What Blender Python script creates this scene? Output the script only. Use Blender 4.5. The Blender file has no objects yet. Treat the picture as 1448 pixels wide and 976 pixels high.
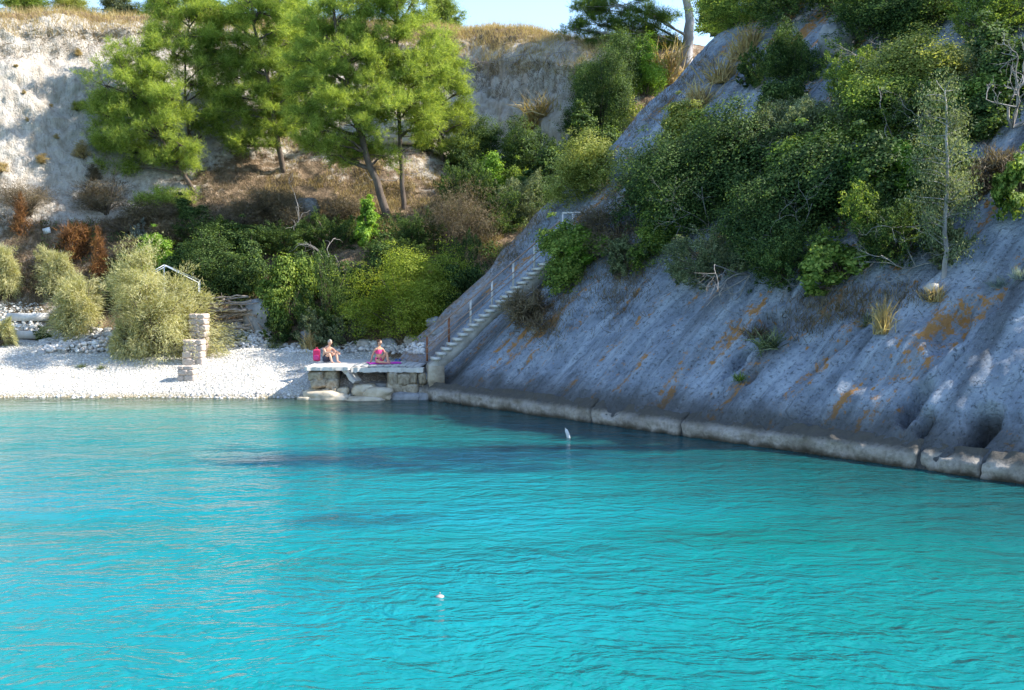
import bpy, bmesh, math, random
import numpy as np
from mathutils import Vector, Matrix
from mathutils.bvhtree import BVHTree

SC = bpy.context.scene
COL = SC.collection
R = math.radians

# ------------------------------------------------------------------ camera
CAM_Z = 4.3
F = 1500.0                      # focal length in photo pixels (1448 wide)
TILT = math.atan(88 / 1500)
cam_d = bpy.data.cameras.new('camera')
cam = bpy.data.objects.new('camera', cam_d)
COL.objects.link(cam)
cam.location = (0, 0, CAM_Z)
cam.rotation_euler = (math.pi / 2 - TILT, 0, 0)
cam_d.sensor_width = 36.0
cam_d.lens = 36.0 * F / 1448
cam_d.clip_start = 0.1
cam_d.clip_end = 3000
SC.camera = cam

# ------------------------------------------------------------------ light
SUN_AZ = R(3)       # from +x towards +y
SUN_EL = R(39.3)
sun_dir = Vector((math.cos(SUN_AZ) * math.cos(SUN_EL), math.sin(SUN_AZ) * math.cos(SUN_EL), math.sin(SUN_EL)))
world = bpy.data.worlds.new('World')
SC.world = world
world.use_nodes = True
wn = world.node_tree
bg = wn.nodes['Background']
sky = wn.nodes.new('ShaderNodeTexSky')
sky.sky_type = 'NISHITA'
sky.sun_disc = False
sky.sun_elevation = SUN_EL
sky.sun_rotation = math.pi / 2 - SUN_AZ
sky.air_density = 1.0
sky.dust_density = 0.25
sky.ozone_density = 2.5
wn.links.new(sky.outputs[0], bg.inputs[0])
bg.inputs[1].default_value = 0.15
sl = bpy.data.lights.new('sun', 'SUN')
sl.energy = 4.4
sl.angle = R(0.5)
sl.color = (1.0, 0.94, 0.85)
so = bpy.data.objects.new('sun', sl)
COL.objects.link(so)
so.rotation_euler = sun_dir.to_track_quat('Z', 'Y').to_euler()
so.location = (60, 0, 60)

SC.render.engine = 'CYCLES'
SC.view_settings.view_transform = 'Standard'
SC.view_settings.look = 'None'
SC.view_settings.gamma = 1
SC.view_settings.exposure = 1.48
SC.view_settings.use_curve_mapping = False
SC.cycles.use_denoising = True
SC.cycles.max_bounces = 6
SC.cycles.diffuse_bounces = 3
SC.cycles.glossy_bounces = 2
SC.cycles.transmission_bounces = 3
SC.cycles.transparent_max_bounces = 6
SC.cycles.caustics_reflective = False
SC.cycles.caustics_refractive = False

# ------------------------------------------------------------------ pixel helpers
CT, ST = math.cos(TILT), math.sin(TILT)
def ray(px, py):
    xr, yr = (px - 724) / F, (488 - py) / F
    return np.array([xr, CT + yr * ST, -ST + yr * CT])
CO = np.array([0, 0, CAM_Z])
def PT(px, py, d):
    r = ray(px, py)
    return CO + r * (d / r[1])
def WZ(px, py, z=0.0):
    r = ray(px, py)
    return CO + r * ((z - CAM_Z) / r[2])

# ------------------------------------------------------------------ numpy noise
def _hash(ix, iy, iz, seed):
    n = (ix.astype(np.int64) * 374761393 + iy.astype(np.int64) * 668265263 + iz.astype(np.int64) * 2147483647 + seed * 974634541) & 0xffffffff
    n = ((n ^ (n >> 13)) * 1274126177) & 0xffffffff
    n = ((n ^ (n >> 16)) * 2246822519) & 0xffffffff
    n = n ^ (n >> 15)
    return (n & 0xffff) / 65535.0
def vnoise(p, seed=0):
    p = np.asarray(p, float)
    f = np.floor(p); i = f.astype(np.int64); t = p - f
    t = t * t * (3 - 2 * t)
    x, y, z = i[..., 0], i[..., 1], i[..., 2]
    u, v, w = t[..., 0], t[..., 1], t[..., 2]
    def h(a, b, c): return _hash(x + a, y + b, z + c, seed)
    c00 = h(0, 0, 0) * (1 - u) + h(1, 0, 0) * u
    c10 = h(0, 1, 0) * (1 - u) + h(1, 1, 0) * u
    c01 = h(0, 0, 1) * (1 - u) + h(1, 0, 1) * u
    c11 = h(0, 1, 1) * (1 - u) + h(1, 1, 1) * u
    return ((c00 * (1 - v) + c10 * v) * (1 - w) + (c01 * (1 - v) + c11 * v) * w) * 2 - 1
def fbm(p, octv=4, seed=0):
    p = np.asarray(p, float)
    s = 0; a = 1.0; tot = 0
    for k in range(octv):
        s = s + a * vnoise(p, seed + k * 17); tot += a
        p = p * 2.03 + 7.1; a *= 0.5
    return s / tot
def smooth(x, a, b):
    t = np.clip((x - a) / (b - a), 0, 1)
    return t * t * (3 - 2 * t)

# ------------------------------------------------------------------ mesh helpers
def mesh_np(name, V, faces, smooth_shade=False, uv=None, attr=None):
    """V (n,3); faces: (m,3|4) array or list of arrays."""
    me = bpy.data.meshes.new(name)
    V = np.asarray(V, np.float32)
    fl = faces if isinstance(faces, list) else [faces]
    fl = [np.asarray(f, np.int32) for f in fl if len(f)]
    loops = np.concatenate([f.ravel() for f in fl])
    tot = np.concatenate([np.full(len(f), f.shape[1], np.int32) for f in fl])
    start = np.concatenate([[0], np.cumsum(tot)[:-1]]).astype(np.int32)
    me.vertices.add(len(V)); me.vertices.foreach_set('co', V.ravel())
    me.loops.add(len(loops)); me.loops.foreach_set('vertex_index', loops)
    me.polygons.add(len(tot)); me.polygons.foreach_set('loop_start', start)
    me.polygons.foreach_set('loop_total', tot)
    if smooth_shade:
        me.polygons.foreach_set('use_smooth', np.ones(len(tot), bool))
    if uv is not None:
        l = me.uv_layers.new(name='UVMap')
        l.data.foreach_set('uv', np.asarray(uv, np.float32)[loops].ravel())
    for k, a in (attr or {}).items():
        at = me.attributes.new(k, 'FLOAT', 'POINT')
        at.data.foreach_set('value', np.asarray(a, np.float32))
    me.update(calc_edges=True)
    me.validate()
    return me
def link(name, me, mat=None, parent=None, own=False):
    o = bpy.data.objects.new(name, me)
    COL.objects.link(o)
    if mat is not None and me is not None:
        if own:
            if not me.materials: me.materials.append(mat)
            o.material_slots[0].link = 'OBJECT'
            o.material_slots[0].material = mat
        else:
            me.materials.clear(); me.materials.append(mat)
    if parent is not None: o.parent = parent
    return o
def tag(o, label=None, cat=None, group=None, kind=None):
    if label: o['label'] = label
    if cat: o['category'] = cat
    if group: o['group'] = group
    if kind: o['kind'] = kind
    return o
def empty(name, loc=(0, 0, 0), rz=0):
    o = bpy.data.objects.new(name, None)
    o.empty_display_size = 0.3
    COL.objects.link(o)
    o.location = loc; o.rotation_euler = (0, 0, rz)
    return o
def grid_faces(nu, nv):
    i = np.arange(nu - 1)[:, None] * nv + np.arange(nv - 1)[None, :]
    i = i.ravel()
    return np.stack([i, i + nv, i + nv + 1, i + 1], 1)
class MB:
    """collects geometry for ONE mesh"""
    def __init__(s): s.v = []; s.q = []; s.t = []; s.n = 0
    def add(s, V, q=None, t=None):
        V = np.asarray(V, float)
        if q is not None and len(q): s.q.append(np.asarray(q) + s.n)
        if t is not None and len(t): s.t.append(np.asarray(t) + s.n)
        s.v.append(V); s.n += len(V)
    def tube(s, pts, rad, sides=5, cap=True):
        pts = np.asarray(pts, float); n = len(pts)
        rad = np.broadcast_to(np.asarray(rad, float), (n,))
        tan = np.gradient(pts, axis=0)
        tan /= np.linalg.norm(tan, axis=1)[:, None] + 1e-9
        ref = np.where(np.abs(tan[:, 2:3]) > 0.9, np.array([[1.0, 0, 0]]), np.array([[0, 0, 1.0]]))
        b = np.cross(tan, ref); b /= np.linalg.norm(b, axis=1)[:, None] + 1e-9
        c = np.cross(b, tan)
        an = np.arange(sides) * 2 * math.pi / sides
        V = pts[:, None] + rad[:, None, None] * (b[:, None] * np.cos(an)[None, :, None] + c[:, None] * np.sin(an)[None, :, None])
        V = V.reshape(-1, 3)
        i = np.arange(n - 1)[:, None] * sides
        j = np.arange(sides)[None, :]; k = (j + 1) % sides
        q = np.stack([i + j, i + k, i + sides + k, i + sides + j], -1).reshape(-1, 4)
        t = []
        if cap:
            for m in range(1, sides - 1):
                t.append([0, m + 1, m]); e = (n - 1) * sides; t.append([e, e + m, e + m + 1])
        s.add(V, q, t)
    def box(s, c, size, M=None, jit=0, rng=None):
        sx, sy, sz = [x / 2 for x in size]
        V = np.array([[x, y, z] for x in (-sx, sx) for y in (-sy, sy) for z in (-sz, sz)])
        if jit: V = V + rng.uniform(-jit, jit, V.shape)
        if M is not None: V = V @ np.asarray(M).T
        V = V + np.asarray(c)
        s.add(V, [[0, 1, 3, 2], [4, 6, 7, 5], [0, 4, 5, 1], [2, 3, 7, 6], [0, 2, 6, 4], [1, 5, 7, 3]])
    def leaves(s, c, t, b, L, W):
        """diamond leaves: centre c, axis t, side b"""
        L = np.broadcast_to(L, (len(c),))[:, None]; W = np.broadcast_to(W, (len(c),))[:, None]
        V = np.stack([c - t * L * .5, c + b * W * .5 - t * L * .05, c + t * L * .5, c - b * W * .5 - t * L * .05], 1).reshape(-1, 3)
        s.add(V, np.arange(len(c) * 4).reshape(-1, 4))
    def blades(s, c, t, b, L, W):
        L = np.broadcast_to(L, (len(c),))[:, None]; W = np.broadcast_to(W, (len(c),))[:, None]
        V = np.stack([c - b * W * .5, c + b * W * .5, c + t * L], 1).reshape(-1, 3)
        s.add(V, None, np.arange(len(c) * 3).reshape(-1, 3))
    def mesh(s, name, smooth_shade=False):
        fs = []
        if s.q: fs.append(np.concatenate(s.q))
        if s.t: fs.append(np.concatenate(s.t))
        return mesh_np(name, np.concatenate(s.v), fs, smooth_shade)
def unit(v):
    return v / (np.linalg.norm(v, axis=-1, keepdims=True) + 1e-9)
def rdir(rng, n):
    return unit(rng.normal(size=(n, 3)))
def perp(rng, t):
    return unit(np.cross(t, rdir(rng, len(t))))
_ico = {}
def ico(sub):
    if sub not in _ico:
        bm = bmesh.new(); bmesh.ops.create_icosphere(bm, subdivisions=sub, radius=1)
        bm.verts.ensure_lookup_table()
        _ico[sub] = (np.array([v.co[:] for v in bm.verts]), np.array([[v.index for v in f.verts] for f in bm.faces]))
        bm.free()
    return _ico[sub]
def rock_geo(size, seed, sub=3, rough=.22, blocky=.5):
    V, T = ico(sub)
    V = V.copy()
    m = np.max(np.abs(V), axis=1)[:, None]
    V = V * (1 - blocky) + (V / m) * blocky * .85
    n = fbm(V * 1.3 + seed * 3.7, 4, seed)
    V = V * (1 + rough * n)[:, None]
    return V * np.asarray(size), T

# ------------------------------------------------------------------ materials
def newmat(name):
    m = bpy.data.materials.new(name); m.use_nodes = True
    nt = m.node_tree; nt.nodes.clear()
    out = nt.nodes.new('ShaderNodeOutputMaterial')
    return m, nt, out
class NT:
    def __init__(s, nt): s.nt = nt
    def n(s, t, **kw):
        x = s.nt.nodes.new(t)
        for k, v in kw.items(): setattr(x, k, v)
        return x
    def l(s, a, b): s.nt.links.new(a, b)
    def setin(s, sock, v):
        if hasattr(v, 'is_linked') or isinstance(v, bpy.types.NodeSocket): s.l(v, sock)
        else: sock.default_value = v
    def noise(s, vec, scale, detail=4, rough=.55, dist=0):
        x = s.n('ShaderNodeTexNoise')
        x.inputs['Scale'].default_value = scale; x.inputs['Detail'].default_value = detail
        x.inputs['Roughness'].default_value = rough; x.inputs['Distortion'].default_value = dist
        if vec is not None: s.l(vec, x.inputs['Vector'])
        return x.outputs['Fac']
    def ramp(s, fac, stops, interp='LINEAR'):
        x = s.n('ShaderNodeValToRGB'); r = x.color_ramp; r.interpolation = interp
        while len(r.elements) > 1: r.elements.remove(r.elements[-1])
        for k, (p, c) in enumerate(stops):
            e = r.elements[0] if k == 0 else r.elements.new(p)
            e.position = p
            if not hasattr(c, '__len__'): c = (c, c, c)
            e.color = (*c[:3], 1)
        s.l(fac, x.inputs[0])
        return x.outputs[0]
    def mix(s, fac, a, b, mode='MIX'):
        x = s.n('ShaderNodeMix', data_type='RGBA', blend_type=mode)
        s.setin(x.inputs[0], fac)
        for sock, v in ((x.inputs[6], a), (x.inputs[7], b)):
            if isinstance(v, bpy.types.NodeSocket): s.l(v, sock)
            else: sock.default_value = (*v[:3], 1)
        return x.outputs[2]
    def math(s, op, a, b=0.0, clamp=False):
        x = s.n('ShaderNodeMath', operation=op, use_clamp=clamp)
        s.setin(x.inputs[0], a); s.setin(x.inputs[1], b)
        return x.outputs[0]
    def mapping(s, vec, scale=(1, 1, 1), rot=(0, 0, 0), loc=(0, 0, 0)):
        x = s.n('ShaderNodeMapping'); s.l(vec, x.inputs[0])
        x.inputs['Scale'].default_value = scale; x.inputs['Rotation'].default_value = rot; x.inputs['Location'].default_value = loc
        return x.outputs[0]
    def bump(s, h, strength=.5, dist=.05, normal=None):
        x = s.n('ShaderNodeBump'); s.l(h, x.inputs['Height'])
        x.inputs['Strength'].default_value = strength; x.inputs['Distance'].default_value = dist
        if normal is not None: s.l(normal, x.inputs['Normal'])
        return x.outputs[0]
    def prin(s, col, rough=.8, spec=.3, normal=None):
        x = s.n('ShaderNodeBsdfPrincipled')
        if isinstance(col, bpy.types.NodeSocket): s.l(col, x.inputs['Base Color'])
        else: x.inputs['Base Color'].default_value = (*col, 1)
        s.setin(x.inputs['Roughness'], rough)
        x.inputs['Specular IOR Level'].default_value = spec
        if normal is not None: s.l(normal, x.inputs['Normal'])
        return x.outputs[0]
def leafmat(name, stops, transl=.35, rough=.5, spread=.7):
    m, nt, out = newmat(name); N = NT(nt)
    g = N.n('ShaderNodeNewGeometry')
    nz = N.noise(g.outputs['Position'], 1.1, 2)
    a = N.math('MULTIPLY', g.outputs['Random Per Island'], spread)
    b = N.math('MULTIPLY', nz, 1.0)
    f = N.math('ADD', a, N.math('SUBTRACT', b, .32 + (spread - .7) * .5), True)
    col = N.ramp(f, stops)
    p = N.prin(col, .62, .12)
    t = N.n('ShaderNodeBsdfTranslucent'); N.l(N.mix(1.0, col, (1.25, 1.2, .5), 'MULTIPLY'), t.inputs[0])
    mx = N.n('ShaderNodeMixShader'); mx.inputs[0].default_value = transl
    N.l(p, mx.inputs[1]); N.l(t.outputs[0], mx.inputs[2]); N.l(mx.outputs[0], out.inputs[0])
    return m
def flatmat(name, stops, scale=3, rough=.8, bump=.3, bdist=.03, spec=.25, detail=6, stretch=(1, 1, 1), metallic=0):
    m, nt, out = newmat(name); N = NT(nt)
    tc = N.n('ShaderNodeTexCoord')
    v = N.mapping(tc.outputs['Object'], stretch)
    nz = N.noise(v, scale, detail, .62)
    col = N.ramp(nz, stops)
    fine = N.noise(v, scale * 7, 4, .6)
    nrm = N.bump(N.math('ADD', nz, N.math('MULTIPLY', fine, .4)), bump, bdist)
    p = N.n('ShaderNodeBsdfPrincipled')
    N.l(col, p.inputs['Base Color']); p.inputs['Roughness'].default_value = rough
    p.inputs['Specular IOR Level'].default_value = spec; p.inputs['Metallic'].default_value = metallic
    N.l(nrm, p.inputs['Normal'])
    N.l(p.outputs[0], out.inputs[0])
    return m

M = {}
M['pine'] = leafmat('pine_needles', [(0, (.07, .115, .025)), (.4, (.22, .31, .06)), (1, (.50, .57, .16))], .55, spread=.85)
M['pine_dark'] = leafmat('pine_needles_dark', [(0, (.03, .065, .018)), (.5, (.09, .155, .035)), (1, (.20, .27, .05))], .45)
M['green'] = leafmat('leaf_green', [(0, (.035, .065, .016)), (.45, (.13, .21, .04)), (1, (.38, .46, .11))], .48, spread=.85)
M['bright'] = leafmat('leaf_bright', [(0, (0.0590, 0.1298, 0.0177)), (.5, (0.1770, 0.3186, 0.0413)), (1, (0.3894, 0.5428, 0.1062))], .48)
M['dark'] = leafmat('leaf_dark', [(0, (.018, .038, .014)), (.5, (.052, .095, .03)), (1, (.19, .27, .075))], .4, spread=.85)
M['yellow'] = leafmat('leaf_yellowgreen', [(0, (.08, .105, .025)), (.5, (.26, .30, .07)), (1, (.55, .54, .20))], .48)
M['grey'] = leafmat('leaf_greygreen', [(0, (0.0531, 0.0708, 0.0378)), (.5, (0.1416, 0.1770, 0.0885)), (1, (0.3540, 0.3894, 0.2124))], .35, spread=.85)
M['lime'] = leafmat('leaf_lime', [(0, (.08, .12, .02)), (.5, (.23, .30, .04)), (1, (.46, .50, .10))], .5)
M['tamarisk'] = leafmat('leaf_tamarisk', [(0, (.22, .22, .10)), (.5, (.42, .41, .21)), (1, (.62, .58, .36))], .4)
M['rust'] = leafmat('leaf_rust', [(0, (.06, .035, .02)), (.5, (.19, .085, .035)), (1, (.36, .18, .06))], .3)
M['thatch'] = leafmat('leaf_thatch', [(0, (.06, .045, .03)), (.5, (.145, .11, .07)), (1, (.30, .24, .15))], .25)
M['straw'] = leafmat('straw', [(0, (.20, .14, .06)), (.5, (.40, .30, .14)), (1, (.62, .50, .27))], .3)
M['silver'] = leafmat('leaf_silver', [(0, (.12, .16, .16)), (.5, (.25, .31, .30)), (1, (.45, .5, .46))], .25)
M['dead'] = flatmat('dead_wood', [(.3, (.15, .13, .115)), (.7, (.38, .35, .32))], 6)
M['driftwood'] = flatmat('driftwood', [(.3, (.13, .095, .07)), (.7, (.44, .36, .29))], 5)
M['bark'] = flatmat('bark', [(.3, (.045, .033, .026)), (.7, (.16, .12, .09))], 5, stretch=(1, 1, .3), bump=.8)
M['bark_grey'] = flatmat('bark_grey', [(.3, (.16, .14, .13)), (.7, (.46, .43, .41))], 3, stretch=(1, 1, .3), bump=.8)
M['twig'] = flatmat('twig', [(.3, (.05, .038, .028)), (.7, (.14, .11, .08))], 6)
M['concrete'] = flatmat('concrete', [(.25, (.20, .18, .155)), (.6, (.40, .37, .33)), (.8, (.55, .52, .47))], 2.2)
M['concrete_pale'] = flatmat('concrete_pale', [(.25, (.42, .39, .35)), (.7, (.66, .63, .58))], 2.2)
M['stone'] = flatmat('pale_stone', [(.25, (.30, .27, .23)), (.55, (.48, .44, .39)), (.8, (.62, .58, .52))], 3.5, bump=.6)
M['stone_pink'] = flatmat('pinkish_stone', [(.25, (.28, .21, .17)), (.5, (.46, .38, .32)), (.8, (.60, .53, .47))], 3.5, bump=.6)
M['rock_grey'] = flatmat('grey_rock', [(.25, (.13, .13, .13)), (.55, (.27, .27, .27)), (.8, (.42, .42, .41))], 2.5, bump=.6)
M['rock_tan'] = flatmat('tan_rock', [(.2, (.24, .18, .11)), (.5, (.50, .42, .30)), (.8, (.66, .59, .47))], 2.2, bump=.6)
M['pier'] = flatmat('pier_masonry', [(.25, (.14, .11, .075)), (.5, (.34, .28, .20)), (.75, (.52, .46, .36))], 2.6, bump=.7)
M['plank'] = flatmat('grey_plank', [(.3, (.30, .28, .26)), (.7, (.50, .48, .45))], 3, stretch=(6, .6, 1))
M['plank_sunlit'] = flatmat('sunlit_plank', [(.3, (.42, .38, .33)), (.7, (.62, .57, .50))], 3, stretch=(6, .6, 1))  # lighter copy of the plank colour, sunlight painted in for the left planks
M['rust_metal'] = flatmat('rusty_metal', [(.3, (.16, .055, .025)), (.7, (.34, .14, .07))], 8)
M['pale_metal'] = flatmat('pale_metal', [(.3, (.5, .45, .42)), (.7, (.75, .72, .70))], 8)
M['rail'] = flatmat('weathered_rail', [(.3, (.24, .15, .11)), (.7, (.42, .30, .24))], 8)
M['white_pipe'] = flatmat('white_pipe', [(.3, (.6, .63, .66)), (.7, (.78, .8, .82))], 8)
M['skin'] = flatmat('skin', [(.3, (.50, .26, .16)), (.7, (.60, .33, .22))], 3, .5, .05)
M['skin2'] = flatmat('skin_fair', [(.3, (.50, .28, .19)), (.7, (.60, .36, .26))], 3, .5, .05)
M['bikini'] = flatmat('pink_cloth', [(.3, (.75, .05, .22)), (.7, (.85, .10, .32))], 6, .7, .1)
M['magenta'] = flatmat('magenta_cloth', [(.3, (.55, .03, .36)), (.7, (.70, .08, .5))], 6, .9, .2)
M['redcloth'] = flatmat('red_cloth', [(.3, (.65, .03, .10)), (.7, (.80, .07, .18))], 6, .8, .2)
M['blue'] = flatmat('blue_rubber', [(.3, (.03, .12, .4)), (.7, (.06, .2, .55))], 6, .6)
M['greencloth'] = flatmat('green_cloth', [(.3, (.05, .25, .10)), (.7, (.08, .35, .15))], 6, .8)
M['darkcloth'] = flatmat('dark_cloth', [(.3, (.03, .03, .05)), (.7, (.06, .06, .09))], 6, .8)
M['hair_brown'] = flatmat('hair_brown', [(.3, (.04, .02, .012)), (.7, (.10, .05, .03))], 20, .5)
M['hair_grey'] = flatmat('hair_grey', [(.3, (.28, .24, .2)), (.7, (.45, .4, .35))], 20, .5)
M['white_plastic'] = flatmat('white_plastic', [(.3, (.55, .56, .56)), (.7, (.66, .67, .67))], 4, .4, .05)
M['float'] = flatmat('pale_float', [(.3, (.36, .25, .22)), (.7, (.46, .36, .33))], 4, .5, .05)
M['pebble'] = leafmat('pebble', [(0, (.38, .34, .28)), (.5, (.56, .53, .46)), (1, (.74, .71, .65))], 0.0, .9, 1.0)
M['rubble'] = leafmat('rubble', [(0, (.30, .28, .26)), (.5, (.50, .47, .44)), (1, (.70, .67, .63))], 0.0, .9, 1.0)

# ------------------------------------------------------------------ rock slab frame
B0 = WZ(620, 567)[:2]
B1 = WZ(1448, 684)[:2]
EA = (B1 - B0) / np.linalg.norm(B1 - B0)           # along the waterline, left to right
EN = np.array([-EA[1], EA[0]])                      # up-dip
if EN[1] < 0: EN = -EN
TANT = 1.0
S_TOP = 15.5
SLAB_Z0 = 0.28
def slab_prof(s):
    over = np.maximum(s - S_TOP, 0)
    lin = np.minimum(s, S_TOP) * TANT
    return SLAB_Z0 + lin + 3.2 * (1 - np.exp(-over * TANT / 3.2)) + over * .05
def slab_base(a, s):
    a = np.asarray(a, float); s = np.asarray(s, float)
    z = slab_prof(s)
    return np.stack([B0[0] + EA[0] * a + EN[0] * s, B0[1] + EA[1] * a + EN[1] * s, z], -1)
A_LEFT = -4.6
LEAN = .36
SN = np.array([-EN[0] * TANT, -EN[1] * TANT, 1]) / math.sqrt(1 + TANT ** 2)
def as_of(p):
    d = np.asarray(p[:2]) - B0
    return float(d @ EA), float(d @ EN)
def slab_px(px, py):
    r = ray(px, py)
    # plane z = TANT*s
    s0 = (CO[:2] - B0) @ EN; sr = r[:2] @ EN
    t = (SLAB_Z0 + TANT * s0 - CO[2]) / (r[2] - TANT * sr)
    return CO + r * t

# ------------------------------------------------------------------ STRUCTURE: hillside
COLS = {
 -700: [(520, 44), (460, 45), (410, 46), (325, 47), (255, 48), (150, 49), (52, 50.5), (32, 53)],
 -200: [(505, 45), (455, 47.5), (408, 49), (325, 50), (255, 51), (150, 52), (45, 53.5), (24, 56)],
 0:    [(500, 45), (452, 48), (405, 50), (325, 52), (262, 53.5), (150, 55.2), (41, 57.2), (20, 59.5)],
 150:  [(500, 45), (450, 48), (400, 50.5), (330, 53), (268, 56), (155, 58.8), (43, 61.5), (20, 64)],
 300:  [(495, 45), (455, 47), (400, 50), (330, 53), (265, 57), (165, 61), (50, 65.5), (26, 68)],
 420:  [(495, 44.5), (460, 46.5), (400, 49.5), (330, 53), (265, 57.5), (180, 62), (58, 68), (30, 71)],
 540:  [(492, 44), (465, 45.5), (400, 49), (330, 52.5), (265, 57), (170, 62), (64, 69.5), (34, 73)],
 640:  [(490, 43.5), (465, 45), (400, 48.5), (330, 52), (270, 57), (200, 64), (76, 70), (40, 73)],
 700:  [(490, 43), (462, 44.5), (395, 48), (335, 51.5), (275, 57), (215, 63.5), (92, 68), (40, 72)],
 760:  [(490, 43.5), (450, 45.5), (380, 49), (325, 52), (270, 56.5), (230, 61), (90, 65), (42, 70)],
 830:  [(490, 45), (430, 49), (360, 51.5), (300, 54), (255, 57), (215, 59), (92, 62.5), (55, 68)],
 920:  [(490, 48), (420, 52), (340, 55), (280, 57.5), (235, 59), (195, 60), (90, 63), (50, 68)],
 1050: [(490, 52), (420, 56), (340, 60), (270, 62), (220, 64), (170, 66), (110, 70), (80, 76)],
 1300: [(490, 60), (420, 63), (340, 66), (270, 69), (220, 71), (170, 73), (120, 77), (90, 82)],
}
WHITE = {  # amount of bare white marl on rows
 -700: [.3, .2, .2, .5, .9, 1, .9, 0], -200: [.3, .3, .2, .5, .9, 1, .9, 0], 0: [.5, .6, .3, .45, .95, 1, .95, 0], 150: [.4, .3, .1, .2, .85, 1, .95, 0],
 300: [.3, .2, .1, .1, .35, .8, .8, 0], 420: [.3, .2, .1, .1, .2, .5, .5, 0], 540: [.4, .2, .1, .1, .15, .7, .4, 0],
 640: [.4, .2, .1, .1, .3, .6, .8, 0], 700: [.4, .2, .1, .2, .5, .95, .8, 0], 760: [.4, .2, .2, .2, .6, 1, .9, 0],
 830: [.4, .2, .2, .2, .5, .9, .9, 0], 920: [.3] * 8, 1050: [.2] * 8, 1300: [.2] * 8}
def catmull(t, P):
    """t in [0,n-1], P (n,...)"""
    n = len(P); i = np.clip(np.floor(t).astype(int), 0, n - 2); f = t - i
    p0 = P[np.clip(i - 1, 0, n - 1)]; p1 = P[i]; p2 = P[i + 1]; p3 = P[np.clip(i + 2, 0, n - 1)]
    f = f.reshape((-1,) + (1,) * (P.ndim - 1))
    m1 = (p2 - p0) * .35; m2 = (p3 - p1) * .35
    return (2 * f ** 3 - 3 * f ** 2 + 1) * p1 + (f ** 3 - 2 * f ** 2 + f) * m1 + (-2 * f ** 3 + 3 * f ** 2) * p2 + (f ** 3 - f ** 2) * m2
cols = sorted(COLS)
ctrl = []
for px in cols:
    rows = [PT(px, py, d) for py, d in COLS[px]]
    toe = rows[0] + np.array([0, -2.0, -1.4])
    rows[0] = rows[0] + np.array([0, 0, -.25])
    p7 = rows[7]
    q = [toe] + rows + [p7 + np.array([(px - 724) * .004, 8, .4]), p7 + np.array([(px - 724) * .02, 50, 1.0])]
    w = [.3] + WHITE[px] + [0, 0]
    ctrl.append([list(p) + [ww] for p, ww in zip(q, w)])
ctrl = np.array(ctrl)                                   # (ncol, 11, 4)
NU, NV = 440, 380
# denser samples along the visible rows
tv = np.interp(np.linspace(0, 1, NV), [0, .05, .28, .9, 1], [0, 1, 4, 8.4, 10])
tu = np.interp(np.linspace(0, 1, NU), [0, .10, .16, .95, 1], [0, 1, 2, 12, 13])
G = catmull(tv, np.moveaxis(ctrl, 1, 0))                # (NV, ncol, 4)
G = catmull(tu, np.moveaxis(G, 1, 0))                   # (NU, NV, 4)
Pm = G[..., :3].copy(); Wt = np.clip(G[..., 3], 0, 1)
du = np.gradient(Pm, axis=0); dv = np.gradient(Pm, axis=1)
Nm = unit(np.cross(du, dv)); Nm *= np.where(Nm[..., 1:2] > 0, -1, 1)
def gully(P):
    q = P.copy(); q[..., 2] *= .22
    n = fbm(q * np.array([.8, .8, 1]), 4, 5)
    return n - .55 * np.abs(fbm(q * np.array([2.2, 2.2, 1.5]) + 9, 3, 21))
vis = smooth(tv, 1.5, 3)[None, :]
brow = smooth(tv, 5.5, 6.5)[None, :] * (1 - smooth(tv, 7.4, 8.2)[None, :])
disp = vis * ((.55 - .3 * Wt) * fbm(Pm * .3, 4, 1) + .16 * fbm(Pm * 1.5, 3, 2)) + Wt * vis * .42 * gully(Pm)
disp += Wt * vis * (.16 * fbm(Pm * np.array([4.5, 4.5, 1.2]), 3, 33) - .16 * np.abs(fbm(Pm * np.array([2.6, 2.6, .5]), 3, 35)))
disp += brow * .35 * fbm(Pm * .9, 3, 44)
Pm = Pm + Nm * disp[..., None]
# soft overhanging brow: pull cliff face just under the edge inwards
Pm[..., 1] += (smooth(tv, 6.3, 6.75) * (1 - smooth(tv, 6.85, 7.05)))[None, :] * .5
hill_V = Pm.reshape(-1, 3); hill_F = grid_faces(NU, NV)
hm = mesh_np('hillside', hill_V, hill_F, True, attr={'white': Wt.ravel()})
m, nt, out = newmat('hillside_earth'); N = NT(nt)
at = N.n('ShaderNodeAttribute', attribute_name='white')
gp = N.n('ShaderNodeNewGeometry').outputs['Position']
vs = N.mapping(gp, (1, 1, .3))
n1 = N.noise(gp, .55, 5, .6); n2 = N.noise(gp, 2.6, 5, .62); n3 = N.noise(vs, 2.2, 5, .6); n4 = N.noise(gp, 14, 4, .6)
wf = N.math('ADD', at.outputs['Fac'], N.math('MULTIPLY', N.math('SUBTRACT', N.math('ADD', n1, N.math('MULTIPLY', n2, .6)), .8), 1.3))
wf = N.ramp(wf, [(.36, 0), (.60, 1)])
n5 = N.noise(N.mapping(gp, (1, 1, .22)), 7, 5, .65)
white = N.ramp(n3, [(.28, (.29, .245, .19)), (.45, (.45, .40, .335)), (.62, (.56, .515, .45)), (.8, (.48, .42, .345))])
white = N.mix(N.ramp(n5, [(.32, .7), (.48, 0)]), white, (.27, .23, .185))
white = N.mix(N.ramp(n4, [(.30, .75), (.46, 0)]), white, (.40, .34, .28))
hx = N.n('ShaderNodeSeparateXYZ'); N.l(gp, hx.inputs[0])
white = N.mix(N.ramp(N.math('DIVIDE', N.math('ADD', hx.outputs[0], 6.0), 6.0), [(.3, 0), (.6, .8)]), white, N.ramp(n3, [(.3, (.28, .235, .18)), (.5, (.48, .425, .35)), (.7, (.60, .55, .475))]))
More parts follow.
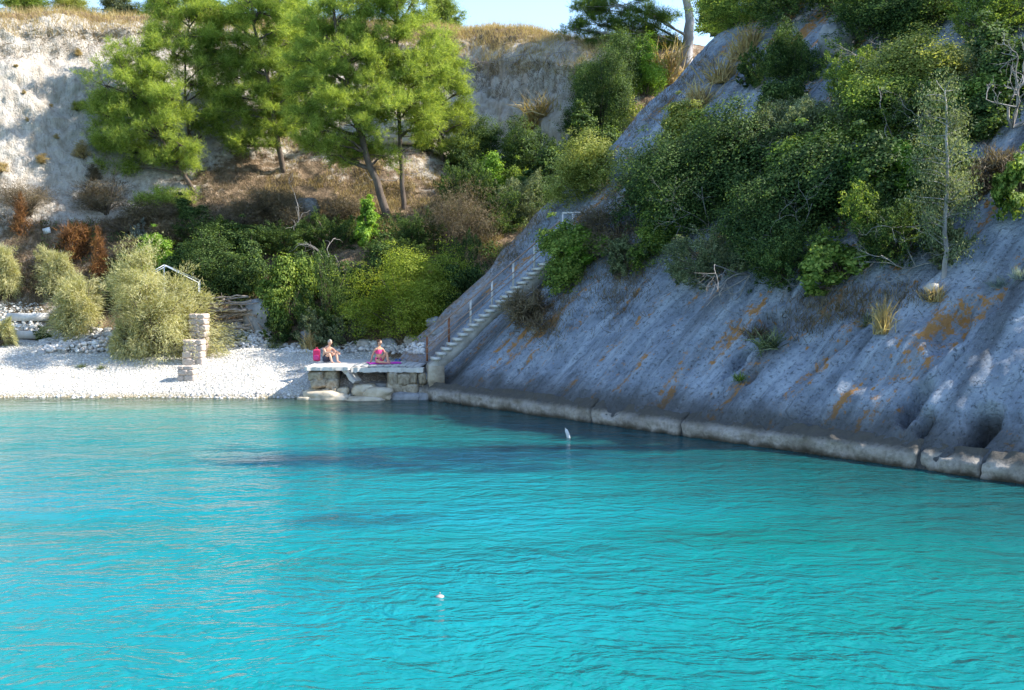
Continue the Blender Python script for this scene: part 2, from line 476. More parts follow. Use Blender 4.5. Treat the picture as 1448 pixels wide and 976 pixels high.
soil = N.ramp(n2, [(.3, (.10, .07, .045)), (.5, (.24, .165, .105)), (.7, (.42, .30, .19))])
soil = N.mix(N.ramp(n4, [(.4, .6), (.6, 0)]), soil, (.11, .085, .05))
col = N.mix(wf, soil, white)
h = N.math('ADD', N.math('ADD', n2, N.math('MULTIPLY', n4, .7)), N.math('ADD', N.math('MULTIPLY', n3, .8), N.math('MULTIPLY', n5, .9)))
N.l(N.prin(col, .95, .1, N.bump(h, .9, .2)), out.inputs[0])
hill = tag(link('hillside', hm, m), kind='structure')

# ------------------------------------------------------------------ STRUCTURE: beach + seabed
SHORE = 39.65
def shore_y(x): return SHORE + .25 * np.sin(x * .35 + 1) + .12 * np.sin(x * 1.3) - .02 * np.maximum(-x - 12, 0)
def beach_z(x, y):
    x = np.asarray(x, float); y = np.asarray(y, float)
    t = y - shore_y(x)
    z = np.where(t > 0, .27 * t + .10 * (1 - np.exp(-t * 2.5)), .20 * t)
    z = np.where(t > 5.2, z - .10 * (t - 5.2), z)
    p = np.stack([x, y, x * 0], -1)
    return np.maximum(z, -4.0) + .07 * fbm(p * .8, 3, 3) * smooth(t, .2, 1.5)
bx = np.concatenate([np.linspace(-160, -26, 30)[:-1], np.linspace(-26, -1, 160), np.linspace(-1, 90, 30)[1:]])
by = np.concatenate([np.linspace(-140, 33, 30)[:-1], np.linspace(33, 50, 110)])
BX, BY = np.meshgrid(bx, by, indexing='ij')
BZ = beach_z(BX, BY)
# ground sinks away where the slab stands
BZ = np.where(BX > -1.5, np.minimum(BZ, .4), BZ)
bV = np.stack([BX, BY, BZ], -1).reshape(-1, 3)
beach_F = grid_faces(len(bx), len(by))
bmsh = mesh_np('beach', bV, beach_F, True)
m, nt, out = newmat('beach_pebbles'); N = NT(nt)
gp = N.n('ShaderNodeNewGeometry').outputs['Position']
vo = N.n('ShaderNodeTexVoronoi'); vo.inputs['Scale'].default_value = 13; N.l(gp, vo.inputs['Vector'])
cell = N.n('ShaderNodeSeparateColor'); N.l(vo.outputs['Color'], cell.inputs[0])
n1 = N.noise(gp, .9, 4); zz = N.n('ShaderNodeSeparateXYZ'); N.l(gp, zz.inputs[0])
c = N.ramp(cell.outputs[0], [(0, (.40, .37, .31)), (.3, (.54, .51, .45)), (1, (.68, .66, .61))])
c = N.mix(N.ramp(vo.outputs['Distance'], [(.30, 0), (.60, .7)]), c, (.34, .31, .27))
c = N.mix(N.ramp(n1, [(.55, 0), (.75, .35)]), c, (.46, .42, .36))
wet = N.ramp(N.math('ADD', zz.outputs[2], N.math('MULTIPLY', n1, .14)), [(.06, 1), (.24, 0)])
c = N.mix(wet, c, (.26, .215, .125))
N.l(N.prin(c, .9, .15, N.bump(vo.outputs['Distance'], .8, -.05)), out.inputs[0])
beach = tag(link('beach', bmsh, m), kind='structure')

# ------------------------------------------------------------------ STRUCTURE: water
m, nt, out = newmat('sea_water'); N = NT(nt)
gp = N.n('ShaderNodeNewGeometry').outputs['Position']
sx = N.n('ShaderNodeSeparateXYZ'); N.l(gp, sx.inputs[0])
X, Y = sx.outputs[0], sx.outputs[1]
dist = N.math('SUBTRACT', 39.6, Y)
w1 = N.noise(gp, .35, 3); w2 = N.noise(N.mapping(gp, (.5, 1, 1)), .16, 2)
dd = N.math('ADD', dist, N.math('MULTIPLY', N.math('SUBTRACT', w1, .5), 4))
dd = N.math('DIVIDE', dd, 30)
deep = N.ramp(dd, [(0, (.17, .19, .09)), (.06, (.085, .20, .12)), (.16, (.022, .21, .185)), (.34, (.004, .20, .215)), (.6, (.003, .205, .25)), (1, (.003, .195, .215))])
# greener over the sand on the right
gx = N.ramp(N.math('ADD', N.math('MULTIPLY', X, .055), N.math('ADD', N.math('MULTIPLY', N.math('SUBTRACT', w2, .5), .9), .38)), [(.35, 0), (.75, 1)])
deep = N.mix(N.math('MULTIPLY', gx, .9), deep, (.003, .135, .122))
lv = N.ramp(N.noise(N.mapping(gp, (.35, 1, 1)), .22, 4, .55), [(.35, 0), (.65, 1)])
deep = N.mix(N.math('MULTIPLY', lv, .4), deep, (.003, .15, .12))
# sea-grass beds on the bottom
def patch(cx, cy, rx, ry, seed):
    a = N.math('POWER', N.math('ABSOLUTE', N.math('DIVIDE', N.math('SUBTRACT', X, cx), rx)), 2)
    b = N.math('POWER', N.math('ABSOLUTE', N.math('DIVIDE', N.math('SUBTRACT', Y, cy), ry)), 2)
    r = N.math('ADD', a, b)
    r = N.math('ADD', r, N.math('MULTIPLY', N.math('SUBTRACT', N.noise(N.mapping(gp, (.7, 1.4, 1), loc=(seed, 0, 0)), .55, 5, .6), .5), 2.4))
    r = N.math('ADD', r, N.math('MULTIPLY', N.math('SUBTRACT', N.noise(N.mapping(gp, (.5, 1, 1)), 2.6, 3, .6), .5), 1.3))
    return N.ramp(r, [(.05, 1), (1.1, 0)])
pa = N.math('MAXIMUM', patch(-1.6, 26.0, 7.4, 2.9, 3), patch(3.2, 31.5, 4.6, 2.6, 11))
pa = N.math('MAXIMUM', pa, N.math('MULTIPLY', patch(-2.7, 19.0, 1.6, .9, 23), .55))
pa = N.math('MAXIMUM', pa, N.math('MULTIPLY', patch(-5.0, 33.5, 6.5, .8, 31), .5))
deep = N.mix(N.math('MULTIPLY', pa, .92), deep, (.004, .05, .095))
# shade and reflection of the slope, painted dark into the water colour
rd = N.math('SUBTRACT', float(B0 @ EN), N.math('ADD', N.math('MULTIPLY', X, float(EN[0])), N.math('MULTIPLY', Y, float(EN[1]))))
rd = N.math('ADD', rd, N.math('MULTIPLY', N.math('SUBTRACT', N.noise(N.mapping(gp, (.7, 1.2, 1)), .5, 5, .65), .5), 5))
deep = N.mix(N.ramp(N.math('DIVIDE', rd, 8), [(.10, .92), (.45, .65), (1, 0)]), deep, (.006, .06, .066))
# ripples
warp = N.n('ShaderNodeVectorMath', operation='ADD'); N.l(gp, warp.inputs[0])
wc = N.n('ShaderNodeTexNoise'); wc.inputs['Scale'].default_value = .5; wc.inputs['Detail'].default_value = 2; N.l(gp, wc.inputs['Vector'])
N.l(wc.outputs['Color'], warp.inputs[1])
wv = warp.outputs[0]
r1 = N.noise(N.mapping(wv, (.55, 1.0, 1), (0, 0, R(8))), 2.3, 3, .5, .4)
r2 = N.noise(N.mapping(wv, (.7, 1.0, 1), (0, 0, R(-14))), 6.5, 3, .5, .3)
r3 = N.noise(N.mapping(gp, (.5, 1.0, 1), (0, 0, R(5))), .45, 2, .5)
pt = N.ramp(N.noise(N.mapping(gp, (.4, 1, 1)), .12, 3, .5), [(.35, .45), (.62, 1.25)])
hh = N.math('ADD', N.math('MULTIPLY', N.math('ADD', N.math('MULTIPLY', r1, .11), N.math('MULTIPLY', r2, .045)), pt), N.math('MULTIPLY', r3, .16))
nrm = N.bump(hh, 1.0, 1.0)
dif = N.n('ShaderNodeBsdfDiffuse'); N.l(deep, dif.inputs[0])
nd = N.bump(hh, 1.0, 1.0); N.l(nd, dif.inputs['Normal'])
glo = N.n('ShaderNodeBsdfGlossy'); glo.inputs['Roughness'].default_value = .13; N.l(nrm, glo.inputs['Normal'])
fr = N.n('ShaderNodeFresnel'); fr.inputs['IOR'].default_value = 1.33; N.l(nrm, fr.inputs['Normal'])
tr = N.n('ShaderNodeBsdfTransparent'); tr.inputs[0].default_value = (.72, .9, .80, 1)
al = N.ramp(N.math('DIVIDE', N.math('ADD', dist, N.math('MULTIPLY', N.math('SUBTRACT', w1, .5), 2)), 5), [(0, .15), (.7, 1)])
body = N.n('ShaderNodeMixShader'); N.l(al, body.inputs[0]); N.l(tr.outputs[0], body.inputs[1]); N.l(dif.outputs[0], body.inputs[2])
mx = N.n('ShaderNodeMixShader'); N.l(fr.outputs[0], mx.inputs[0]); N.l(body.outputs[0], mx.inputs[1]); N.l(glo.outputs[0], mx.inputs[2])
N.l(mx.outputs[0], out.inputs[0])
wxs = np.linspace(-600, 600, 40); wys = np.concatenate([np.linspace(-900, -10, 20), np.linspace(0, 43, 20)])
WX, WY = np.meshgrid(wxs, wys, indexing='ij')
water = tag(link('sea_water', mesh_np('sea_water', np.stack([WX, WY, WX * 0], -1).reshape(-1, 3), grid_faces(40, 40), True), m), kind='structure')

# ------------------------------------------------------------------ STRUCTURE: rock slope
AMAX = 46.0
na, ns = 470, 330
av = np.interp(np.linspace(0, 1, na), [0, .03, .75, 1], [A_LEFT - 3.2, A_LEFT, 24, AMAX])
sv = np.interp(np.linspace(0, 1, ns), [0, .03, .78, .97, 1], [-1.6, .0, 15, 30, 60])
A, S = np.meshgrid(av, sv, indexing='ij')
A = A + LEAN * np.maximum(S, 0)
P = slab_base(A, np.maximum(S, 0.0))
P[..., 2] = np.where(S < 0, SLAB_Z0 + S * 1.0, P[..., 2])
As = A - LEAN * .8 * S
q = np.stack([As * .75, S * .14, A * 0], -1)
flute = fbm(q * 1.0, 4, 7)                                    # long down-dip ribs
lump = fbm(np.stack([As * .28, S * .22, A * 0], -1), 3, 8)
fine = fbm(np.stack([As * 2.4, S * 1.3, A * 0], -1), 4, 9)
right = smooth(A, 10, 17)
crag = fbm(np.stack([A * .55, S * .5, A * 0 + 3], -1), 4, 12)
disp = .15 * flute + .24 * lump + .15 * fine + right * .24 * crag
# diagonal cracks and steps: surface drops sharply across warped lines
def crack(a0, lean, s0, s1, depth, wid, seed):
    c = a0 + (lean + .22) * (S - s0) + .35 * fbm(np.stack([S * .8, S * 0 + seed, S * 0], -1), 3, seed)
    ext = smooth(S, s0 - .4, s0 + .4) * (1 - smooth(S, s1 - .8, s1 + .6))
    g = np.exp(-((A - c) / wid) ** 2)
    return -depth * g * ext
rc = random.Random(4)
for k in range(34):
    s0 = rc.uniform(.4, 9)
    disp += 1.25 * crack(rc.uniform(-2, 30), rc.uniform(-.10, .22), s0, s0 + rc.uniform(1, 5), rc.uniform(.08, .22), rc.uniform(.05, .12), k)
def step(a0, lean, hgt, s0, s1, seed):
    c = a0 + (lean + .18) * S + .5 * fbm(np.stack([S * .6, S * 0 + seed, S * 0], -1), 3, seed + 50)
    return hgt * smooth(A, c - .10, c + .10) * (1 - smooth(A, c + .5, c + 3.5)) * smooth(S, s0 - 1, s0 + 1) * (1 - smooth(S, s1 - 1, s1 + 1))
disp += step(15.3, .18, .28, .2, 7, 1) + step(17.6, .10, .22, .2, 9, 2) + step(8.6, .05, .22, .5, 6, 3) + step(3.0, .02, .16, 2, 9, 4) + step(11.5, .12, .25, .5, 5, 5)
def hole(px, py, ra, rs, depth):
    a, s = as_of(slab_px(px, py))
    r = np.sqrt(((A - a) / ra) ** 2 + ((S - s) / rs) ** 2) + .5 * fbm(np.stack([A * 2, S * 2, A * 0], -1), 3, 77)
    return -depth * (1 - smooth(r, .55, 1.1))
disp += hole(1386, 606, .34, .55, 1.0) + hole(1298, 572, .30, .6, .7) + hole(1090, 466, .55, .40, .9) + hole(1045, 520, .35, .5, .45) + hole(1345, 470, .4, .8, .35) + hole(1310, 600, .2, .3, .5) + hole(1120, 640, .2, .3, .4) + hole(1070, 540, .2, .25, .3)
cor = np.exp(-((A + .9 - .2 * S) / 1.6) ** 2) * (1 - smooth(S, 5.0, 7.0))
disp = disp * (1 - .8 * cor) - .35 * cor
P += disp[..., None] * SN * smooth(S, .0, .5)[..., None]
# the left edge falls away into the ravine
edge = smooth(-(A - LEAN * np.maximum(S, 0) + .45 * fbm(np.stack([S * .5, S * 0, S * 0], -1), 3, 31)), -A_LEFT, -A_LEFT + 1.0)
P[..., 2] -= edge * 3.2
slab_V = P.reshape(-1, 3); slab_F = grid_faces(na, ns)
dirt = smooth(P[..., 2] + 0 * A, 0, 1)
slm = mesh_np('rock_slope', slab_V, slab_F, True, uv=np.stack([A, S], -1).reshape(-1, 2))
def slabmat(name, ledge=False):
    m, nt, out = newmat(name); N = NT(nt)
    uv = N.n('ShaderNodeUVMap').outputs[0]
    gp = N.n('ShaderNodeNewGeometry').outputs['Position']
    sz = N.n('ShaderNodeSeparateXYZ'); N.l(gp, sz.inputs[0]); Z = sz.outputs[2]
    base_n = N.noise(gp, 1.3, 7, .66); fine = N.noise(gp, 9, 6, .68); speck = N.noise(gp, 30, 3, .6)
    if ledge:
        col = N.ramp(base_n, [(.3, (.18, .155, .125)), (.5, (.31, .28, .24)), (.7, (.42, .385, .335))])
        col = N.mix(N.ramp(fine, [(.35, .7), (.55, 0)]), col, (.17, .15, .12))
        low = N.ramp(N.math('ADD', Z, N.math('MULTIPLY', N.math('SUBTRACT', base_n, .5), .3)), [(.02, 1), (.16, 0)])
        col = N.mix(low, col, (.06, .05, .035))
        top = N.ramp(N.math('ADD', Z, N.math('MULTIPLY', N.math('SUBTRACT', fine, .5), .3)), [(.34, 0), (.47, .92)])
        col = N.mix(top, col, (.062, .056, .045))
        h = N.math('ADD', base_n, N.math('MULTIPLY', fine, .5))
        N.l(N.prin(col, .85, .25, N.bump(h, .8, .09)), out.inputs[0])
        return m
    sxy = N.n('ShaderNodeSeparateXYZ'); N.l(uv, sxy.inputs[0])
    cxy = N.n('ShaderNodeCombineXYZ'); N.l(N.math('SUBTRACT', sxy.outputs[0], N.math('MULTIPLY', sxy.outputs[1], .29)), cxy.inputs[0]); N.l(sxy.outputs[1], cxy.inputs[1])
    uv = cxy.outputs[0]
    st = N.noise(N.mapping(uv, (1.7, .16, 1)), 1.0, 7, .66)
    st2 = N.noise(N.mapping(uv, (.9, .10, 1), loc=(13, 4, 0)), 1.0, 5, .6)
    st3 = N.noise(N.mapping(uv, (6, .5, 1), loc=(3, 4, 0)), 1.0, 5, .65)
    col = N.ramp(base_n, [(.25, (.125, .15, .182)), (.5, (.275, .318, .38)), (.75, (.47, .515, .575))])
    col = N.mix(N.ramp(st, [(.50, 0), (.66, .8)]), col, (.48, .53, .59))          # pale wash streaks
    col = N.mix(N.ramp(st3, [(.30, .5), (.44, 0)]), col, (.06, .066, .078))        # dark drip streaks
    col = N.mix(N.ramp(st2, [(.32, .75), (.46, 0)]), col, (.075, .077, .08))
    col = N.mix(N.ramp(fine, [(.33, .8), (.47, 0)]), col, (.045, .047, .05))
    col = N.mix(N.ramp(speck, [(.60, 0), (.72, .55)]), col, (.58, .57, .55))
    wv_ = N.n('ShaderNodeVectorMath', operation='ADD'); N.l(N.mapping(uv, (1.1, .5, 1)), wv_.inputs[0])
    wn_ = N.n('ShaderNodeTexNoise'); wn_.inputs['Scale'].default_value = 1.6; wn_.inputs['Detail'].default_value = 4; N.l(gp, wn_.inputs['Vector']); N.l(wn_.outputs['Color'], wv_.inputs[1])
    vc = N.n('ShaderNodeTexVoronoi', feature='DISTANCE_TO_EDGE'); vc.inputs['Scale'].default_value = .75; N.l(wv_.outputs[0], vc.inputs['Vector'])
    crk = N.ramp(vc.outputs['Distance'], [(0, 1), (.014, 0)])
    crk = N.math('MULTIPLY', crk, N.ramp(base_n, [(.42, 0), (.6, 1)]))
    col = N.mix(N.math('MULTIPLY', crk, .22), col, (.03, .03, .032))
    # orange lichen, in streaked colonies
    lz = N.noise(N.mapping(uv, (.95, .24, 1), loc=(5, 9, 0)), 1.0, 5, .66)
    lf = N.noise(gp, 5, 5, .7)
    li = N.math('ADD', lz, N.math('MULTIPLY', N.math('SUBTRACT', lf, .5), .55))
    col = N.mix(N.ramp(li, [(.585, 0), (.635, .9)]), col, (.50, .215, .04))
    col = N.mix(N.ramp(N.math('ADD', lz, N.math('MULTIPLY', N.math('SUBTRACT', speck, .5), .5)), [(.54, 0), (.72, .5)]), col, (.24, .16, .075))
    strip = N.math('MULTIPLY', N.ramp(N.math('DIVIDE', N.math('SUBTRACT', N.math('ADD', N.math('MULTIPLY', sxy.outputs[1], .07), N.math('MULTIPLY', base_n, 1.5)), sxy.outputs[0]), 8), [(.34, 0), (.48, 1)]), N.ramp(lf, [(.40, .15), (.58, .75)]))
    col = N.mix(strip, col, (.34, .20, .095))
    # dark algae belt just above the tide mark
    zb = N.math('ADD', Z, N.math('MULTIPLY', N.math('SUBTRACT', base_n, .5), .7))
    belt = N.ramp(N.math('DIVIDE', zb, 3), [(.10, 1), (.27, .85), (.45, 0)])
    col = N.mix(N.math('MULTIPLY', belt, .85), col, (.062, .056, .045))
    h = N.math('ADD', N.math('ADD', base_n, N.math('MULTIPLY', fine, .7)), N.math('MULTIPLY', st3, .5))
    h = N.math('SUBTRACT', h, N.math('MULTIPLY', crk, .25))
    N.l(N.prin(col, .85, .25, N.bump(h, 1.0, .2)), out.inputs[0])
    return m
M['slab'] = slabmat('slope_limestone')
M['ledge'] = slabmat('tide_ledge', True)
slab = tag(link('rock_slope', slm, M['slab']), kind='structure')
# pale wave-cut ledge at the waterline, split into blocks by joints
a = -1.6; k = 0
rl = random.Random(8)
while a < 40:
    ln = rl.choice([1.6, 3.2, 4.6, 6.0, 7.5]) * rl.uniform(.8, 1.15)
    hgt = rl.uniform(.32, .42) if a < 10 else rl.uniform(.24, .36)
    out_ = rl.uniform(-.04, .08)
    nu_, nv_ = max(10, int(ln * 16)), 22
    uu = np.linspace(0, 1, nu_); vv = np.linspace(0, 1, nv_)
    U, Vv = np.meshgrid(uu, vv, indexing='ij')
    aa = a + .035 + U * (ln - .07)
    # profile: from under water up the front face and back over the top
    zpro = np.interp(vv, [0, .25, .62, .75, 1], [-.6, -.12, hgt * .75, hgt, hgt + .26])
    opro = np.interp(vv, [0, .2, .3, .55, .75, 1], [.16, .02, .06, .11, .07, -.30])
    prof_o = out_ + opro[None, :] + .05 * 0
    endr = np.minimum(U, 1 - U) * ln
    rnd = 1 - np.clip(endr / .07, 0, 1)
    Pb = np.stack([B0[0] + EA[0] * aa - EN[0] * (prof_o - rnd ** 2 * .07), B0[1] + EA[1] * aa - EN[1] * (prof_o - rnd ** 2 * .07), np.broadcast_to(zpro[None, :], U.shape) - rnd ** 2 * .02], -1)
    nn = .16 * fbm(Pb * 1.2, 4, 60) + .13 * fbm(Pb * 5, 3, 61)
    Pb[..., :2] -= nn[..., None] * EN
    Pb[..., 2] += .35 * nn + (.10 * fbm(np.stack([aa * .9, aa * 0, aa * 0], -1), 3, 66) + .05 * fbm(np.stack([aa * 4, aa * 0, aa * 0], -1), 2, 67)) * smooth(Vv, .4, .75)
    q_ = grid_faces(nu_, nv_)
    Vb = Pb.reshape(-1, 3)
    # end caps
    ncen = len(Vb)
    c0 = Pb[0].mean(0); c1 = Pb[-1].mean(0)
    c0[:2] += EN * .2; c1[:2] += EN * .2
    Vb = np.concatenate([Vb, [c0, c1]])
    t_ = [[ncen, j, j + 1] for j in range(nv_ - 1)] + [[ncen + 1, (nu_ - 1) * nv_ + j + 1, (nu_ - 1) * nv_ + j] for j in range(nv_ - 1)]
    link('ledge_block', mesh_np('ledge_block', Vb, [q_, np.array(t_)], True), M['ledge'], slab)
    a += ln + (rl.uniform(.0, .03) if rl.random() < .8 else .16); k += 1

# ------------------------------------------------------------------ ground finder
bvhs = [BVHTree.FromPolygons(V.tolist(), Fc.tolist()) for V, Fc in ((hill_V, hill_F), (slab_V, slab_F), (bV, beach_F))]
def hit(px, py, only=None, which=False):
    r = ray(px, py); best = None
    for k, b in enumerate(bvhs):
        if only is not None and k != only and not (only == 9 and k != 1): continue
        loc, nr, _, dist_ = b.ray_cast(Vector(CO), Vector(r))
        if loc is not None and (best is None or dist_ < best[1]): best = (loc, dist_, k)
    if which: return best[2] if best else None
    return np.array(best[0]) if best else PT(px, py, 62)
def ground_z(x, y):
    best = -9
    for b in bvhs:
        loc, nr, _, _ = b.ray_cast(Vector((x, y, 60)), Vector((0, 0, -1)))
        if loc is not None: best = max(best, loc.z)
    return best
def ppm(p): return F / p[1]          # photo pixels per metre at that distance

# ================================================================== PLANTS
def bez(a, b, c, n):
    t = np.linspace(0, 1, n)[:, None]
    return (1 - t) ** 2 * a + 2 * t * (1 - t) * b + t ** 2 * c

def bush_meshes(kind, seed, R0, hgt=2.0):
    """unit shrub: x,y in [-1,1], z in [0,2]; R0 = real radius it is meant for. -> foliage mesh, stem mesh"""
    rng = np.random.default_rng(seed)
    fol, stem = MB(), MB()
    lobes = rdir(rng, 9); lobes[:, 2] = np.abs(lobes[:, 2]) * .8
    amp = rng.uniform(-.25, .38, 9)
    def lumpy(d):
        return .72 + (np.maximum(d @ lobes.T, 0) ** 5 * amp).sum(1)
    nc = {'broad': 340, 'fine': 360, 'tamarisk': 260, 'upright': 280, 'dry': 150, 'dead': 60}[kind]
    nc = int(nc * min(2.4, max(.30, (R0 / 1.6) ** 1.3)))
    nl = int(rng.integers(10, 15))                      # boughs: each a lobe of its own
    ld = rdir(rng, nl)
    lc = ld * rng.uniform(.35, .88, nl)[:, None]
    lc[:, 2] = np.abs(lc[:, 2]) * .9 + rng.uniform(-.28, .1, nl)
    lr = rng.uniform(.16, .42, nl)
    which = rng.choice(nl, nc, p=lr ** 2 / (lr ** 2).sum())
    d = rdir(rng, nc)
    cc = lc[which] + d * (lr[which] * rng.uniform(.25, 1, nc) ** .5)[:, None]
    stray = rng.uniform(0, 1, nc) < .13
    cc[stray] *= rng.uniform(1.05, 1.32, stray.sum())[:, None]
    skirt = rng.uniform(0, 1, nc) < .16
    cc[skirt, 2] = rng.uniform(-.5, -.1, skirt.sum())
    cc[:, 2] = np.where(cc[:, 2] < 0, cc[:, 2] * .8, cc[:, 2])
    cc[:, 2] = (cc[:, 2] + .42) / 1.38 * hgt
    if kind == 'upright':
        cc[:, :2] *= (1.25 - .5 * cc[:, 2:3])
    base = np.array([0, 0, -.1])
    nst = min(nc, 70)
    for k in range(nst):
        c = cc[k]
        mid = np.array([c[0] * .35, c[1] * .35, c[2] * .6]) + rng.normal(size=3) * .07
        r0 = rng.uniform(.012, .035) * (1.2 / max(R0, .8)) ** .6
        stem.tube(bez(base + rng.normal(size=3) * .06, mid, c, 5), np.linspace(r0, r0 * .3, 5), 4, False)
    if kind == 'dead':
        return None, stem
    leafL = {'broad': .105, 'fine': .08, 'tamarisk': .20, 'upright': .13, 'dry': .16}[kind] / R0
    leafW = {'broad': .068, 'fine': .034, 'tamarisk': .018, 'upright': .05, 'dry': .018}[kind] / R0
    per = {'broad': 66, 'fine': 85, 'tamarisk': 85, 'upright': 60, 'dry': 60}[kind]
    cr = {'broad': .105, 'fine': .11, 'tamarisk': .17, 'upright': .14, 'dry': .2}[kind]
    size = rng.uniform(.45, 1.3, nc)
    C = np.repeat(cc, per, 0); Sz = np.repeat(size, per)[:, None]
    if kind in ('fine', 'upright'):
        # pointed sprays that climb outwards
        ax = unit(np.repeat(unit(cc - np.array([0, 0, .5])) * .7 + np.array([0, 0, .8]) + rng.normal(size=(nc, 3)) * .35, per, 0))
        t = rng.uniform(-.5, 1.5, (len(C), 1))
        off = ax * t * cr * Sz * 1.3 + rng.normal(size=C.shape) * cr * .42 * Sz * (1.25 - .55 * t)
        tt = unit(ax + rng.normal(size=C.shape) * .55)
    elif kind == 'tamarisk':
        ax = unit(np.repeat(unit(cc - np.array([0, 0, .7])) + np.array([0, 0, .1]) + rng.normal(size=(nc, 3)) * .3, per, 0))
        t = rng.uniform(-.3, 1.4, (len(C), 1))
        off = ax * t * cr * 1.5 * Sz + rng.normal(size=C.shape) * cr * .45 * Sz
        off[:, 2] -= (np.clip(t[:, 0], 0, 2) ** 2) * cr * .75
        tt = unit(ax + np.array([0, 0, -.35]) * t + rng.normal(size=C.shape) * .45)
    else:
        off = rng.normal(size=C.shape) * np.array([cr, cr, cr * .62]) * Sz
        tt = unit(off / cr * .5 + rng.normal(size=C.shape) + np.array([0, 0, .25 if kind == 'broad' else .5]))
    C = C + off
    ln = leafL * rng.uniform(.65, 1.25, len(C))
    lcw = lc.copy(); lcw[:, 2] = (lcw[:, 2] + .42) / 1.38 * hgt
    LC = np.repeat(lcw[which], per, 0)
    nrm = unit(rng.normal(size=C.shape) * .38 + unit(C - LC) * .55 + unit(off) * .55 + np.array([0, 0, .40]))
    if kind == 'broad': tt = unit(tt - nrm * (tt * nrm).sum(1, keepdims=True) * .8)
    bb = unit(np.cross(tt, nrm))
    if kind == 'dry': fol.blades(C, tt, bb, ln * 1.4, leafW * 1.3)
    elif kind == 'tamarisk': fol.blades(C, tt, bb, ln, leafW * 1.6)
    else: fol.leaves(C, tt, bb, ln, leafW * rng.uniform(.7, 1.2, len(C)))
    return fol, stem
_bush = {}
def bush_proto(kind, size, var):
    key = (kind, size, var)
    if key not in _bush:
        R0 = {'S': .7, 'M': 1.4, 'L': 2.4, 'X': 3.4}[size]
        f, s = bush_meshes(kind, (hash(kind[0]) & 0) + {'broad': 1, 'fine': 2, 'tamarisk': 3, 'upright': 4, 'dry': 5, 'dead': 6}[kind] * 100 + 'SMLX'.index(size) * 10 + var, R0)
        _bush[key] = (f.mesh('foliage') if f else None, s.mesh('stems', True))
    return _bush[key]
prand = random.Random(77)
nvar = {}
def shrub(px, py, w, h, kind, mat, label, name='shrub', cat='shrub', only=None, group=None, bk=0.0, stem='twig', d=None, tilt=None):
    """base pixel, crown width and height in photo pixels; bk pushes it back from the surface point"""
    if only is None and px < 690: only = 9          # left of the rock slope: hillside or beach only
    p = hit(px, py, only) if d is None else PT(px, py, d)
    g = ppm(p)
    rw, rh = w / g / 2, h / g / 2
    rs_ = max(rw, h / g * .56) if px > 780 else rw
    size = 'S' if rs_ < 1.0 else ('M' if rs_ < 1.7 else ('L' if rs_ < 2.5 else 'X'))
    var = prand.randrange(3 if size in 'SM' else 2)
    fo, st = bush_proto(kind, size, var)
    if any(k in label for k in ('ravine', 'wedged between grey cliff', 'rim of the grey')): only = 0; p = hit(px, py, 0); g = ppm(p); rw, rh = w / g / 2, h / g / 2
    if d is None and hit(px, py, only, True) == 1 and h > 30:
        # shrubs on the rock lie along the slope: low across it, long up it
        p = hit(px, py - .42 * h, 1); g = ppm(p)
        upv = Vector(unit(SN * .55 + np.array([0, -.05, .45]))); xa = Vector((EA[0], EA[1], 0)); ya = upv.cross(xa).normalized(); xa = ya.cross(upv).normalized()
        fl_ = prand.choice((1, -1))
        mat3 = Matrix((xa * fl_, ya * fl_, upv)).transposed()
        e = empty(name, p - np.array(upv) * .12 * h / g)
        e.rotation_euler = mat3.to_euler()
        e.scale = (w / g * .56, h / g * .60, h / g * .33 + .30)
    else:
        e = empty(name, (p[0], p[1] + bk, p[2] - .06 * rh), prand.uniform(0, 6.28))
        e.scale = (rw, rw, rh)
    if tilt: e.rotation_euler = (tilt[0], tilt[1], 0)
    tag(e, label, cat, group)
    if fo: link('foliage', fo, M[mat], e, own=True)
    link('stems', st, M[stem], e, own=True)
    return e

